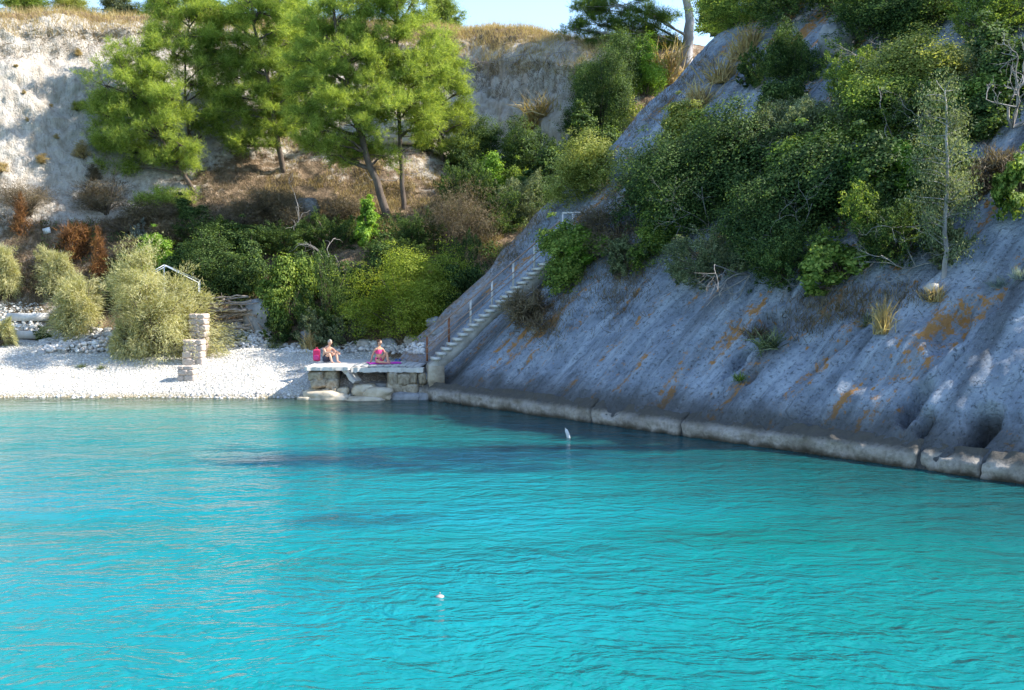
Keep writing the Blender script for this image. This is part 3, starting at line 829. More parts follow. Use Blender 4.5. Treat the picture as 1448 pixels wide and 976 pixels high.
# ---------------- pines built from limbs and needle tufts
def pine(trunk_px, lobes, label, mat='pine', bark='bark', d=None, name='pine_tree', tr=.16, dens=1.0, seed=1, bare=0):
    rng = np.random.default_rng(seed)
    base = hit(*trunk_px[0]) if d is None else PT(*trunk_px[0], d)
    D = base[1]; g = F / D
    path = [base - np.array([0, 0, .3])]
    yy = 0
    for (x, y) in trunk_px[1:]:
        yy += rng.uniform(-.25, .25)
        path.append(PT(x, y, D + yy))
    path = np.array(path)
    n = 14
    path = catmull(np.linspace(0, len(path) - 1, n), path)
    path += rng.normal(size=path.shape) * .03
    org = base
    T, C = MB(), MB()
    T.tube(path - org, np.linspace(tr, tr * .28, n), 8)
    tips, axes = [], []
    for (cx, cy, rx, ry) in lobes:
        c = PT(cx, cy, D + rng.uniform(-.9, .9))
        rx, ry = rx / g, ry / g
        # limb leaves the trunk below its lobe
        hz = c[2] - ry * .5 - .35 * abs(c[0] - np.interp(c[2], path[:, 2], path[:, 0]))
        k = int(np.clip(np.argmin(np.abs(path[:, 2] - hz)), 3, n - 2))
        s = path[k]
        mid = (s + c) / 2 + np.array([0, 0, .18 * np.linalg.norm(c - s) * rng.uniform(-.3, 1)])
        lim = bez(s, mid, c, 7) + rng.normal(size=(7, 3)) * .04
        T.tube(lim - org, np.linspace(min(tr * .42, .085), .022, 7), 5, False)
        area = rx * ry
        nsp = int((4.8 + 7 * area) * dens)                 # sprays: short boughs that carry the tufts
        for j in range(nsp):
            dv_ = rdir(rng, 1)[0] * np.array([rx, max(rx, ry) * .85, ry]) * rng.uniform(.7, 1.5)
            s2 = c + dv_ * rng.uniform(-.1, .25); q = c + dv_ + np.array([0, 0, .10 * ry])
            m2 = (s2 + q) / 2 - np.array([0, 0, .10]) + rng.normal(size=3) * .06
            bz = bez(s2, m2, q, 6)
            T.tube(np.concatenate([[lim[rng.integers(3, 7)]], bz]) - org, np.linspace(.026, .007, 7), 3, False)
            nt_ = int(6 + 6 * np.linalg.norm(dv_))
            tq = np.sqrt(rng.uniform(.04, 1.0, nt_))
            tp = catmull(tq * 5, bz) + rng.normal(size=(nt_, 3)) * np.array([.12, .12, .05]) * (1.1 - .5 * tq[:, None]) * 2.2
            tips.append(tp)
            axes.append(unit(unit(dv_) * .8 + np.array([0, 0, .6]) + rng.normal(size=tp.shape) * .35))
    for k in range(bare):
        s = path[rng.integers(3, 9)]
        e_ = s + np.array([rng.uniform(-1.6, 1.6), rng.uniform(-.5, .5), rng.uniform(-.3, .5)])
        T.tube(bez(s, (s + e_) / 2 + rng.normal(size=3) * .15, e_, 5) - org, np.linspace(.03, .006, 5), 3, False)
    tips = np.concatenate(tips) - org; axes = np.concatenate(axes)
    # each tip: a few shoots, every shoot a bottle brush of needles
    per = 66
    Cn = np.repeat(tips, per, 0); ax = np.repeat(axes, per, 0)
    sh = np.repeat(rdir(rng, len(tips) * 6), per // 6, 0)
    sax = unit(ax * .8 + sh * .8)
    t = rng.uniform(-.05, 1, (len(Cn), 1))
    ll = np.repeat(rng.uniform(.25, .62, len(tips)), per)[:, None]
    pos = Cn + sax * t * ll + rng.normal(size=Cn.shape) * .02
    nd = unit(sax * .75 + rdir(rng, len(Cn)) * .75)
    C.blades(pos, nd, perp(rng, nd), rng.uniform(.13, .25, len(Cn)), .019)
    e = empty(name, org)
    tag(e, label, 'tree')
    link('trunk', T.mesh('trunk', True), M[bark], e)
    link('crown', C.mesh('crown'), M[mat], e)
    return e

pine([(276, 268), (262, 250), (243, 228), (226, 190), (205, 140), (198, 95)],
     [(150, 122, 18, 26), (172, 98, 22, 34), (196, 82, 20, 28), (188, 132, 34, 24), (222, 120, 28, 26), (158, 168, 24, 20), (198, 178, 44, 22), (240, 168, 30, 20), (176, 214, 36, 14), (144, 150, 16, 20), (205, 108, 30, 22), (215, 155, 34, 20), (250, 228, 26, 12), (160, 195, 26, 14), (222, 218, 36, 18), (255, 205, 24, 16), (168, 240, 26, 9), (212, 70, 14, 18), (245, 140, 22, 18)],
     'leftmost feathery pine leaning over the bare white cliff', seed=1, tr=.13, bare=5)
pine([(318, 262), (300, 240), (270, 200), (262, 150), (262, 80), (268, 20)],
     [(262, 18, 34, 22), (236, 40, 26, 18), (290, 44, 30, 20), (250, 78, 26, 15), (292, 92, 30, 15), (272, 120, 28, 12), (300, 150, 26, 14), (240, 8, 34, 22), (290, 12, 34, 22), (310, 70, 30, 18), (262, 52, 34, 18), (318, 122, 30, 16), (276, 168, 24, 12), (308, 176, 22, 10)],
     'tall thin pine with leaning trunk behind the leftmost pine', seed=2, tr=.12, d=59)
pine([(402, 240), (396, 215), (388, 170), (378, 110), (362, 50), (352, -20)],
     [(340, -2, 36, 22), (318, 26, 40, 20), (366, 18, 34, 22), (392, 42, 28, 22), (338, 62, 40, 18), (382, 84, 34, 20), (414, 98, 22, 22), (330, 108, 36, 13), (368, 122, 34, 13), (402, 140, 28, 14), (336, 158, 34, 12), (374, 172, 34, 12), (412, 180, 24, 12), (350, 206, 30, 9), (330, 196, 24, 9), (380, -4, 36, 22), (410, 60, 26, 20), (356, 92, 36, 18), (390, 112, 30, 16), (320, 86, 34, 16), (352, 140, 34, 14), (388, 158, 30, 14), (430, 120, 24, 18), (366, 190, 34, 12)],
     'broad bushy pine crowding the skyline above the brown slope', seed=3, tr=.17, bare=6)
pine([(550, 308), (536, 270), (522, 232), (508, 185), (494, 130), (480, 70), (472, 10)],
     [(470, 4, 30, 22), (492, 34, 30, 18), (450, 40, 28, 18), (474, 72, 36, 16), (520, 78, 26, 18), (440, 86, 28, 16), (494, 108, 38, 15), (452, 124, 32, 14), (530, 118, 24, 16), (480, 152, 40, 12), (434, 160, 28, 12), (526, 160, 28, 12), (460, 184, 32, 10), (510, 204, 34, 11), (540, 222, 24, 9), (498, 224, 24, 8), (500, 2, 34, 24), (520, 50, 32, 20), (462, 56, 34, 18), (498, 84, 34, 18), (470, 104, 34, 16), (510, 136, 34, 15), (470, 138, 34, 14), (500, 178, 34, 13), (450, 170, 34, 13), (545, 150, 24, 16), (480, 206, 30, 10), (440, 206, 26, 10)],
     'large pine with thick curved dark trunk rooted in tan grass', seed=4, tr=.22, bare=8)
pine([(571, 296), (569, 250), (566, 190), (563, 120), (562, 50), (560, -20)],
     [(560, -6, 30, 24), (540, 22, 26, 20), (584, 30, 26, 22), (556, 58, 34, 16), (600, 70, 22, 20), (536, 84, 24, 16), (582, 100, 32, 16), (552, 122, 28, 14), (590, 138, 28, 14), (560, 160, 30, 11), (584, 182, 26, 10), (585, 2, 30, 24), (530, 2, 26, 22), (570, 80, 34, 18), (540, 104, 28, 16), (604, 108, 24, 18), (570, 130, 32, 14), (600, 160, 26, 13)],
     'tall straight pine with slim upright trunk touching the sky', seed=5, tr=.14, bare=8)
pine([(630, 240), (624, 215), (618, 170), (620, 120), (626, 70), (630, 46)],
     [(628, 54, 9, 16), (618, 80, 18, 18), (640, 86, 14, 18), (626, 112, 28, 16), (600, 128, 22, 14), (644, 134, 18, 14), (622, 156, 32, 13), (596, 170, 26, 12), (652, 176, 20, 12), (626, 194, 30, 12), (668, 196, 18, 9), (602, 208, 20, 9), (636, 108, 20, 16), (610, 104, 22, 16), (640, 160, 26, 14), (610, 180, 28, 13), (650, 205, 24, 10)],
     'small pointed pine beside the grey eroded cliff', seed=6, tr=.12, bare=6, d=61)
pine([(440, 215), (436, 160), (428, 100), (426, 40)],
     [(424, 44, 22, 18), (404, 66, 20, 14), (440, 70, 22, 16), (422, 100, 28, 14), (398, 118, 22, 12), (428, 20, 30, 22), (440, 44, 26, 18), (410, 84, 26, 16), (438, 104, 26, 14), (446, 130, 22, 12), (420, 146, 26, 12)],
     'slender pine squeezed between the two broad pines', seed=7, tr=.11, d=62)
pine([(244, 300), (242, 292), (240, 284)], [(232, 284, 26, 9), (250, 278, 18, 9), (215, 288, 16, 7)],
     'low young pine at the foot of the white cliff', seed=8, tr=.05)
pine([(970, 92), (971, 70), (974, 40), (972, 4), (960, -50), (950, -120)],
     [(880, 8, 46, 14), (828, 12, 26, 9), (920, 22, 30, 14), (846, 36, 40, 11), (812, 40, 18, 8), (896, 44, 34, 13), (862, 66, 34, 11), (830, 74, 20, 9), (930, 60, 26, 14), (1010, -40, 60, 26), (940, -40, 60, 26), (905, 90, 20, 12)],
     'old pine with thick pale grey trunk on top of the rock slope', mat='pine_dark', bark='bark_grey', seed=9, tr=.42, dens=1.25)

# ---------------- shrubs: table of base pixel, width, height, form, leaf
SH = [
 # rock slope, left part beside the stairs
 (838, 300, 92, 100, 'broad', 'yellow', 'pale yellow-green shrub above the landing handrail'),
 (915, 312, 80, 80, 'fine', 'grey', 'soft grey-green shrub right of the pale yellow-green one'),
 (822, 414, 90, 92, 'broad', 'green', 'rounded green shrub hiding the top of the stairs'),
 (838, 392, 60, 56, 'broad', 'bright', 'light green shrub beside the stair top'),
 (872, 372, 96, 70, 'dry', 'thatch', 'matted straw-brown scrub between stairs and dark thicket'),
 (760, 470, 62, 52, 'dry', 'thatch', 'dry brown scrub under the concrete stairs'),
 (886, 402, 60, 54, 'fine', 'grey', 'thin grey scrub at the lower edge of the brown thatch'),
 # big thicket
 (985, 372, 160, 190, 'broad', 'dark', 'big dark evergreen shrub at the left end of the thicket'),
 (930, 385, 76, 76, 'broad', 'green', 'small green shrub poking out below the big dark evergreen'),
 (962, 222, 74, 62, 'broad', 'yellow', 'sunlit yellow-green shrub topping the dark evergreen'),
 (1060, 345, 150, 170, 'broad', 'dark', 'dense dark shrub in the middle of the thicket'),
 (1118, 262, 120, 110, 'fine', 'grey', 'grey-green bristly juniper shrub in the upper thicket'),
 (1122, 160, 98, 108, 'upright', 'dark', 'dark conical juniper shrub against bare rock'),
 (1180, 360, 150, 170, 'broad', 'dark', 'tall dark shrub rising behind the dead grey branches'),
 (1214, 175, 90, 96, 'fine', 'green', 'round olive-green shrub near the top of the slope'),
 (1228, 262, 150, 150, 'broad', 'green', 'wide green shrub with sunlit crown in upper thicket'),
 (1282, 312, 94, 96, 'broad', 'bright', 'bright lime-green shrub beside the slim juniper tree'),
 (1315, 160, 150, 110, 'broad', 'yellow', 'spreading yellow-green shrub with sunlit flat crown'),
 (1350, 238, 120, 110, 'broad', 'green', 'green shrub behind the slim juniper tree top'),
 (1268, 402, 110, 110, 'fine', 'dark', 'dark scraggy juniper shrub left of the slim juniper tree'),
 (1020, 432, 130, 100, 'fine', 'grey', 'grey-leaved shrub sprawling down over bare rock'),
 (1110, 430, 110, 96, 'fine', 'dark', 'low dark shrub hanging at the bottom of the thicket'),
 (1186, 424, 80, 66, 'broad', 'green', 'low green shrub growing from a crack in the rock'),
 (1176, 300, 100, 80, 'broad', 'green', 'mid green shrub filling the centre of the thicket'),
 (1442, 312, 46, 78, 'broad', 'green', 'leafy shrub jutting alone from bare rock near the dead branches'),
 (1448, 150, 110, 120, 'broad', 'dark', 'dark shrub behind the grey dead branches'),
 (1392, 300, 60, 70, 'dry', 'thatch', 'brown twiggy scrub between slim juniper and bare rock'),
 (1040, 255, 100, 90, 'broad', 'green', 'green shrub between evergreen thicket and conical juniper'),
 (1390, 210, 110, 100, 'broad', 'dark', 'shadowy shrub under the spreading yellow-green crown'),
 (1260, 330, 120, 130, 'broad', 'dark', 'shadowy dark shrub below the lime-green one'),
 (1340, 390, 60, 60, 'fine', 'grey', 'grey wispy shrub at the foot of the slim juniper tree'),
 (1100, 200, 60, 70, 'broad', 'dark', 'small dark shrub touching the conical juniper'),
 (1090, 420, 120, 130, 'broad', 'dark', 'dark shrub behind the low hanging scrub'),
 (1225, 395, 120, 120, 'fine', 'green', 'olive-green scrub in the lower middle of the thicket'),
 (1130, 330, 130, 120, 'broad', 'green', 'green shrub in the heart of the thicket'),
 (1010, 300, 120, 110, 'fine', 'dark', 'dark bristly shrub behind the big evergreen'),
 (1300, 230, 130, 110, 'fine', 'dark', 'dark juniper filling the thicket below the flat crown'),
 (1200, 230, 110, 100, 'fine', 'grey', 'grey-green shrub beside the wide green shrub'),
 (1320, 330, 100, 110, 'broad', 'dark', 'dark shrub just behind the slim juniper trunk'),
 (1385, 160, 100, 80, 'fine', 'grey', 'grey scrub among the crest dead branches'),
 (950, 330, 90, 90, 'fine', 'dark', 'dark scrub left of the big evergreen'),
 (1070, 130, 40, 40, 'fine', 'dark', 'tiny dark shrub on the bare upper rock'),
 # top of slope
 (912, 128, 80, 92, 'broad', 'bright', 'bright green shrub under the old grey-trunked pine'),
 (890, 190, 50, 60, 'broad', 'yellow', 'small yellowish shrub at the slope edge above the ravine'),
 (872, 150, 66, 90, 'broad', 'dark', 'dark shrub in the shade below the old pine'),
 (1046, 62, 110, 76, 'broad', 'green', 'reddish-tipped green shrub right of the old grey trunk'),
 (1010, 40, 70, 60, 'broad', 'green', 'leafy shrub just behind the old grey trunk'),
 (1118, 56, 110, 110, 'upright', 'dark', 'dark juniper at the crest of the slope'),
 (1240, 84, 120, 120, 'upright', 'dark', 'deep green juniper behind the bare rock knob'),
 (1310, 80, 130, 120, 'broad', 'dark', 'dark leafy tree-shrub on the crest behind yellow-green crown'),
 (1404, 92, 110, 90, 'fine', 'green', 'olive juniper bush on the crest near dead branches'),
 (1440, 60, 110, 110, 'broad', 'dark', 'dark crest shrub farthest along the slope'),
 (1180, 44, 90, 90, 'fine', 'dark', 'dark bush peeking over the bare rock knob'),
 # ravine
 (780, 296, 100, 96, 'broad', 'dark', 'large dark shrub filling the ravine below the grey cliff'),
 (846, 236, 84, 90, 'broad', 'dark', 'dark shrub wedged between grey cliff and rock slope'),
 (700, 288, 76, 80, 'broad', 'bright', 'bright green shrub at the ravine mouth'),
 (668, 235, 90, 66, 'broad', 'dark', 'dark broadleaf shrub under the small pointed pine'),
 (700, 330, 80, 60, 'fine', 'dark', 'dull dark shrub below the bright ravine shrub'),
 (736, 310, 70, 70, 'fine', 'grey', 'grey-green shrub at the edge of the ravine slab'),
 (832, 190, 56, 76, 'broad', 'dark', 'dark shrub on the shaded rim of the grey cliff'),
 (740, 262, 90, 90, 'broad', 'dark', 'dark shrub low in the ravine beside the bright one'),
 (800, 262, 84, 84, 'fine', 'dark', 'dark juniper in the upper ravine'),
 (850, 190, 90, 130, 'broad', 'dark', 'dark shrub high in the ravine below the old pine'),
 (838, 150, 60, 80, 'broad', 'green', 'green shrub high in the ravine near the cliff corner'),
 (880, 118, 80, 90, 'broad', 'dark', 'deep green ravine shrub next to the old pine'),
 (724, 300, 60, 70, 'broad', 'green', 'green shrub at the ravine mouth in front of the dark ones'),
 (660, 300, 80, 90, 'fine', 'dark', 'dull dark scrub at the left side of the ravine'),
 # hillside foot
 (180, 420, 70, 60, 'broad', 'dark', 'dark scrub behind the middle and largest tamarisks'),
 (290, 345, 90, 50, 'fine', 'dark', 'dusky scrub on the slope above the vivid green shrub'),
 (250, 345, 70, 44, 'dry', 'thatch', 'dull brown brush above the vivid green shrub'),
 (180, 330, 80, 44, 'dry', 'thatch', 'dull brown brush near the silvery-blue shrub'),
 (380, 300, 80, 40, 'dry', 'thatch', 'dry brush at the base of the broad bushy pine'),
 (470, 350, 80, 56, 'fine', 'dark', 'dusky scrub between the tall bare sapling and the pine trunks'),
 (480, 310, 70, 36, 'dry', 'thatch', 'dry brush beside the blue-grey boulder'),
 (430, 420, 70, 70, 'broad', 'dark', 'dark leafy scrub between the two deep green shrubs'),
 (520, 420, 90, 90, 'broad', 'dark', 'dark shrub behind the big round green one'),
 (560, 378, 90, 50, 'fine', 'dark', 'dusky scrub above the big round green shrub'),
 (650, 420, 70, 90, 'fine', 'dark', 'dull dark shrub beside the lower edge of the ravine'),
 (576, 468, 160, 124, 'broad', 'lime', 'big round green shrub behind the sunbathing deck'),
 (644, 462, 80, 100, 'broad', 'dark', 'darker shrub between the big round shrub and the stairs'),
 (404, 460, 86, 112, 'broad', 'green', 'deep green leafy shrub right of the driftwood stack'),
 (462, 462, 80, 110, 'fine', 'dark', 'dark shrub behind the leaning dead branches'),
 (302, 412, 110, 90, 'broad', 'dark', 'dark green shrub uphill of the driftwood stack'),
 (352, 408, 84, 84, 'broad', 'dark', 'dark shrub next to the mossy boulder uphill'),
 (222, 384, 66, 58, 'bright' and 'broad', 'bright', 'small vivid green shrub behind the white pipe frame'),
 (196, 338, 26, 26, 'fine', 'silver', 'tiny silvery-blue shrub on the dark slope'),
 (264, 400, 60, 64, 'broad', 'dark', 'dark shrub just right of the vivid green one'),
 (520, 342, 42, 54, 'broad', 'bright', 'small bright green shrub below the curved pine trunk'),
 (640, 352, 96, 100, 'dry', 'thatch', 'grey-brown twiggy thicket left of the ravine'),
 (590, 350, 70, 60, 'fine', 'dark', 'dull green scrub below the two pine trunks'),
 (446, 486, 60, 44, 'fine', 'grey', 'low grey-green shrub behind the man on the deck'),
 (492, 484, 60, 44, 'fine', 'grey', 'low silvery scrub between the two bathers'),
 (395, 480, 50, 34, 'fine', 'dark', 'low dark scrub beside the driftwood boulder'),
 (272, 318, 60, 44, 'broad', 'dark', 'green scrub under the leaning thin pine'),
 (340, 318, 80, 40, 'dry', 'thatch', 'brown brush in the middle of the slope'),
 (150, 296, 80, 44, 'dry', 'thatch', 'tangled brown brush along the cliff foot'),
 (40, 300, 90, 50, 'dry', 'thatch', 'dusty brown brush at the base of the white cliff'),
 (230, 318, 60, 40, 'dry', 'thatch', 'brown brush just below the low young pine'),
 (420, 320, 90, 56, 'dry', 'thatch', 'dead brown brush below the broad bushy pine'),
 (400, 356, 90, 50, 'fine', 'dark', 'dark low scrub above the deep green shrub'),
 (330, 365, 80, 54, 'broad', 'dark', 'low dark scrub in the shaded middle slope'),
 (196, 378, 60, 50, 'dry', 'thatch', 'brown scrub behind the rusty-leaved shrubs'),
 # tamarisks and rusty shrubs by the beach
 (222, 490, 150, 136, 'tamarisk', 'tamarisk', 'largest pale feathery tamarisk beside the stone pillar', 'tamarisk_shrub'),
 (196, 496, 56, 70, 'tamarisk', 'tamarisk', 'drooping tamarisk spray hanging to the pebbles', 'tamarisk_shrub'),
 (270, 468, 60, 70, 'tamarisk', 'tamarisk', 'small tamarisk right against the stone pillar', 'tamarisk_shrub'),
 (112, 466, 84, 96, 'tamarisk', 'tamarisk', 'middle tamarisk above the rubble heap', 'tamarisk_shrub'),
 (76, 410, 58, 72, 'tamarisk', 'tamarisk', 'upper twiggy tamarisk with bare grey shoots', 'tamarisk_shrub'),
 (0, 408, 62, 80, 'tamarisk', 'tamarisk', 'greener tamarisk above the concrete kerbs', 'tamarisk_shrub'),
 (-6, 486, 40, 60, 'tamarisk', 'tamarisk', 'low tamarisk beside the lower concrete kerb', 'tamarisk_shrub'),
 (32, 330, 26, 44, 'dry', 'rust', 'rust-coloured withered shrub nearest the white cliff foot'),
 (98, 366, 50, 64, 'dry', 'rust', 'orange-brown withered shrub above the middle tamarisk'),
 (140, 392, 24, 56, 'dry', 'rust', 'dark red-brown withered sapling behind the tamarisks'),
 (60, 480, 26, 16, 'broad', 'dark', 'little dark green clump on the rubble heap'),
]
for r in SH:
    px, py, w, h, kind, mat, label = r[:7]
    nm = r[7] if len(r) > 7 else 'shrub'
    k_ = 1.15 if px > 780 else (.88 if kind == 'tamarisk' else 1.08)
    shrub(px, py + .06 * h, w * k_ * (1.22 if kind == 'tamarisk' else 1), h * (.98 if kind == 'tamarisk' else 1.12), kind, mat, label, nm, 'tamarisk' if 'tamarisk' in nm else 'shrub')
# trees showing over the skyline
SKY_T = [(632, 46, 78, 66, 'green', 'rounded green tree on the skyline beside blue sky', 82), (420, 40, 60, 50, 'green', 'green tree top behind the pines on the skyline', 84),
         (232, 26, 74, 40, 'green', 'green tree above the grassy brow behind the thin pine', 74), (165, 24, 60, 36, 'grey', 'olive-leaved tree standing behind the grassy brow', 74),
         (100, 22, 70, 36, 'yellow', 'yellowish tree row end above the white cliff', 73), (30, 20, 80, 40, 'green', 'green tree above the far white cliff corner', 73), (300, 24, 60, 44, 'green', 'green tree mostly behind the broad bushy pine', 76)]
for px, py, w, h, mat, label, d in SKY_T:
    shrub(px, py, w, h, 'broad', mat, label, 'broadleaf_tree', 'tree', d=d)

# slim juniper tree standing on the slope
def juniper():
    rng = np.random.default_rng(5)
    b = slab_px(1334, 408); D = b[1] - .2; g = F / D
    base = b - np.array([0, 0, .2])
    top = PT(1338, 128, D)
    path = bez(base, (base + top) / 2 + np.array([.12, 0, 0]), top, 14) + rng.normal(size=(14, 3)) * .025
    T, C = MB(), MB()
    T.tube(path - base, np.linspace(.075, .02, 14), 7)
    cl = []
    for k in range(80):
        u = rng.uniform(.18, 1)
        i = u * 13; s = catmull(np.array([i]), path)[0]
        reach = (.95 - .55 * abs(u - .55)) * rng.uniform(.35, 1) * (1 if rng.random() < .8 else 1.25)
        an = rng.uniform(0, 6.28)
        e_ = s + np.array([math.cos(an) * reach, math.sin(an) * reach, rng.uniform(-.1, .45)])
        T.tube(bez(s, (s + e_) / 2 + rng.normal(size=3) * .08, e_, 5) - base, np.linspace(.016, .005, 5), 3, False)
        for t_ in (.55, .8, 1): cl.append(s + (e_ - s) * t_)
    cl = np.array(cl) - base
    per = 42
    c = np.repeat(cl, per, 0) + rng.normal(size=(len(cl) * per, 3)) * np.array([.13, .13, .15])
    t = unit(rng.normal(size=c.shape) * .7 + np.array([0, 0, .8]))
    C.leaves(c, t, perp(rng, t), rng.uniform(.05, .11, len(c)), .03)
    e = tag(empty('juniper_tree', base), 'slim upright juniper tree with bare lower trunk on the rock slope', 'tree')
    link('trunk', T.mesh('trunk', True), M['bark_grey'], e); link('crown', C.mesh('crown'), M['grey'], e)
juniper()

# ---------------- bare dead branches
def branching(T, rng, p, d, L, r, depth, spread=.6):
    n = 5; pts = [p]
    for k in range(n):
        d = unit(d + rng.normal(size=3) * .22); p = p + d * L / n; pts.append(p)
    T.tube(pts, np.linspace(r, r * .55, n + 1), 4, False)
    if depth:
        for k in range(rng.integers(2, 4)):
            branching(T, rng, pts[rng.integers(2, n + 1)], unit(d + rng.normal(size=3) * spread), L * rng.uniform(.45, .75), r * .55, depth - 1, spread)
def dead(px, py, L, dirs, label, seed, r=.035, depth=3, up=.25, mat='dead', name='dead_branch'):
    rng = np.random.default_rng(seed)
    b = hit(px, py); T = MB()
    b = b + np.array([0, -.25, .15])
    for dx, dz in dirs:
        branching(T, rng, np.zeros(3), unit(np.array([dx, rng.uniform(-.5, -.1), dz])), L * rng.uniform(.7, 1.1), r, depth)
    tag(link(name, T.mesh(name, True), M[mat]), label, 'branch').location = b
dead(1058, 396, 1.7, [(-1, -.15), (-.8, .1), (-1, -.4), (-.3, -.8)], 'bleached dead branch reaching left over bare rock', 1, .022)
dead(1095, 262, 1.2, [(-.6, .6), (-.2, .9), (-.9, .3)], 'pale dead twigs in front of the bristly juniper', 2, .022)
dead(1080, 230, 1.0, [(-.8, .5), (-.9, .2)], 'white bare twigs on the upper thicket left side', 3, .02)
dead(1425, 190, 1.9, [(.4, .6), (-.4, .6), (.8, .3), (-.7, .3), (0, .9)], 'tangle of grey dead branches near the crest', 4, .045, 4)
dead(1385, 236, 1.4, [(.5, -.3), (.8, .2), (.2, -.8), (.7, -.6)], 'drooping grey dead twigs beside the bare dark rock', 5, .025, 4)
dead(1235, 130, 1.4, [(-.6, .7), (-.9, .3), (.4, .8), (-.2, .9)], 'grey leafless twigs above the wide green shrub', 6, .025, 4)
dead(1260, 210, 1.3, [(.7, .3), (-.5, .4), (.5, .7)], 'grey bare twigs inside the upper thicket', 7, .022, 4)
dead(1290, 385, 1.2, [(-.6, .2), (-.7, -.3), (.4, .1), (-.3, .6)], 'grey dead twigs below the dark scraggy juniper', 8, .02, 4)
dead(1150, 395, 1.2, [(-.2, -.9), (.2, -.8), (.5, .5)], 'thin dead stems hanging under the dark thicket', 9, .022)
dead(470, 420, 2.6, [(.1, .95), (-.2, .9)], 'tall bare grey sapling between the dark shrubs', 10, .03, 2)
dead(498, 414, 1.6, [(-.75, .6), (-.6, .85)], 'fallen grey branch leaning above the low scrub', 11, .04, 1)
dead(420, 350, 1.7, [(.3, .9), (.6, .7)], 'leaning bare branches above the deep green shrub', 12, .03, 2)
dead(742, 82, 1.3, [(1, -.1), (.6, -.5), (-.5, -.4), (.9, .2), (-.8, -.1)], 'exposed pale roots hanging from the grassy cliff edge', 13, .03, 4, name='exposed_root')
dead(790, 78, 1.2, [(.9, -.2), (.5, -.7), (-.8, -.1), (.3, .6)], 'curling exposed roots at the cliff corner', 14, .03, 4, name='exposed_root')
dead(690, 92, 1.2, [(-.8, -.3), (-.5, -.7), (.6, -.5)], 'brown roots hanging beside the small pointed pine', 15, .025, 4, mat='driftwood', name='exposed_root')
dead(860, 130, 1.5, [(-.1, .95), (-.3, .8)], 'thin leafless white stem at the slope rim', 16, .02, 2)
dead(70, 380, 1.0, [(-.4, .7), (.2, .8), (-.8, .3)], 'bare grey shoots sticking out of the upper tamarisk', 17, .018, 3)
dead(1000, 330, 1.4, [(-.6, .5), (-.8, .1), (-.2, .8)], 'grey dead twigs poking from the big dark evergreen', 19, .016, 4)
dead(1190, 260, 1.5, [(-.3, .8), (.5, .6), (-.8, .3), (.1, -.5)], 'silvery leafless twigs in the heart of the thicket', 20, .016, 4)
dead(1340, 200, 1.5, [(-.7, .2), (-.6, -.3), (.6, -.2), (-.8, -.1)], 'brittle grey twigs behind the slim juniper top', 21, .016, 4)
dead(905, 285, 1.2, [(-.5, .6), (.5, .5), (.1, .9)], 'pale bare twigs in the soft grey-green shrub', 22, .014, 4)
dead(1110, 350, 1.6, [(.6, .3), (-.5, -.5), (.2, -.8), (-.8, .1)], 'grey twigs across the dark middle of the thicket', 23, .016, 4)
dead(560, 260, 1.6, [(.8, .1), (-.8, .2)], 'low bare branches across the pine trunks', 18, .02, 3)

# ---------------- grass tufts on the rock
def tuft_mesh(seed, n=160, lean=.5):
    rng = np.random.default_rng(seed); T = MB()
    c = rng.normal(size=(n, 3)) * np.array([.16, .16, 0])
    t = unit(rng.normal(size=(n, 3)) * lean + np.array([0, 0, 1]))
    L = rng.uniform(.5, 1.1, n)
    m_ = c + t * (L * .6)[:, None]
    b = perp(rng, t)
    W = .022
    tip = m_ + unit(t + rng.normal(size=(n, 3)) * .5 + np.array([0, 0, -.25])) * (L * .5)[:, None]
    V = np.stack([c - b * W, c + b * W, m_ + b * W * .7, m_ - b * W * .7, tip], 1).reshape(-1, 3)
    k = np.arange(n)[:, None] * 5
    T.add(V, k + np.array([[0, 1, 2, 3]]), k + np.array([[3, 2, 4]]))
    return T.mesh('grass_tuft')
TUFT = [tuft_mesh(s, lean=l) for s, l in ((1, .35), (2, .55), (3, .8))]
def tuft(px, py, h, label, var=0, mat='straw', w=1.0, group=None, name='grass_tuft', only=None):
    p = hit(px, py, only); s = h / ppm(p)
    o = link(name, TUFT[var], M[mat], own=True)
    o.location = p - np.array([0, 0, .05]); o.scale = (s * w, s * w, s); o.rotation_euler = (0, 0, prand.uniform(0, 6))
    return tag(o, label, 'grass', group)
tuft(1022, 116, 46, 'tall golden grass tuft on the upper rock slope', 1)
tuft(990, 150, 44, 'golden grass tuft lower down the same rock rib', 1)
tuft(1046, 84, 40, 'straw tuft beside the bare rock of the upper slope', 2)
tuft(1062, 66, 40, 'yellowish grass tuft under the crest shrubs', 2)
tuft(940, 118, 70, 'tall reedy straw clump below the old pine', 0)
tuft(960, 190, 44, 'straw tuft between two rock ribs', 2)
tuft(1248, 470, 56, 'tall spindly straw tuft on bare rock', 0, w=.6)
tuft(1228, 460, 26, 'short olive grass beside the spindly straw tuft', 2, 'grey')
tuft(1322, 424, 30, 'small pale straw tuft below the slim juniper', 1)
tuft(1046, 536, 16, 'little green sprig in a rock pocket', 2, 'green')
tuft(1090, 490, 34, 'olive grass under the rock hollow', 2, 'grey', 1.4)
tuft(1068, 476, 26, 'olive tuft left of the rock hollow', 2, 'thatch', 1.4)
tuft(1412, 405, 22, 'grey tuft on the far bare rock', 2, 'silver')
tuft(1440, 392, 22, 'grey tuft near the lone jutting shrub', 2, 'silver')
tuft(440, 496, 34, 'dry reed clump behind the bathing deck', 0, w=.8)
tuft(765, 165, 40, 'dry straw tuft hanging on the grey cliff', 2, w=1.2)
tuft(752, 180, 30, 'lower straw tuft on the grey cliff', 2, w=1.2)
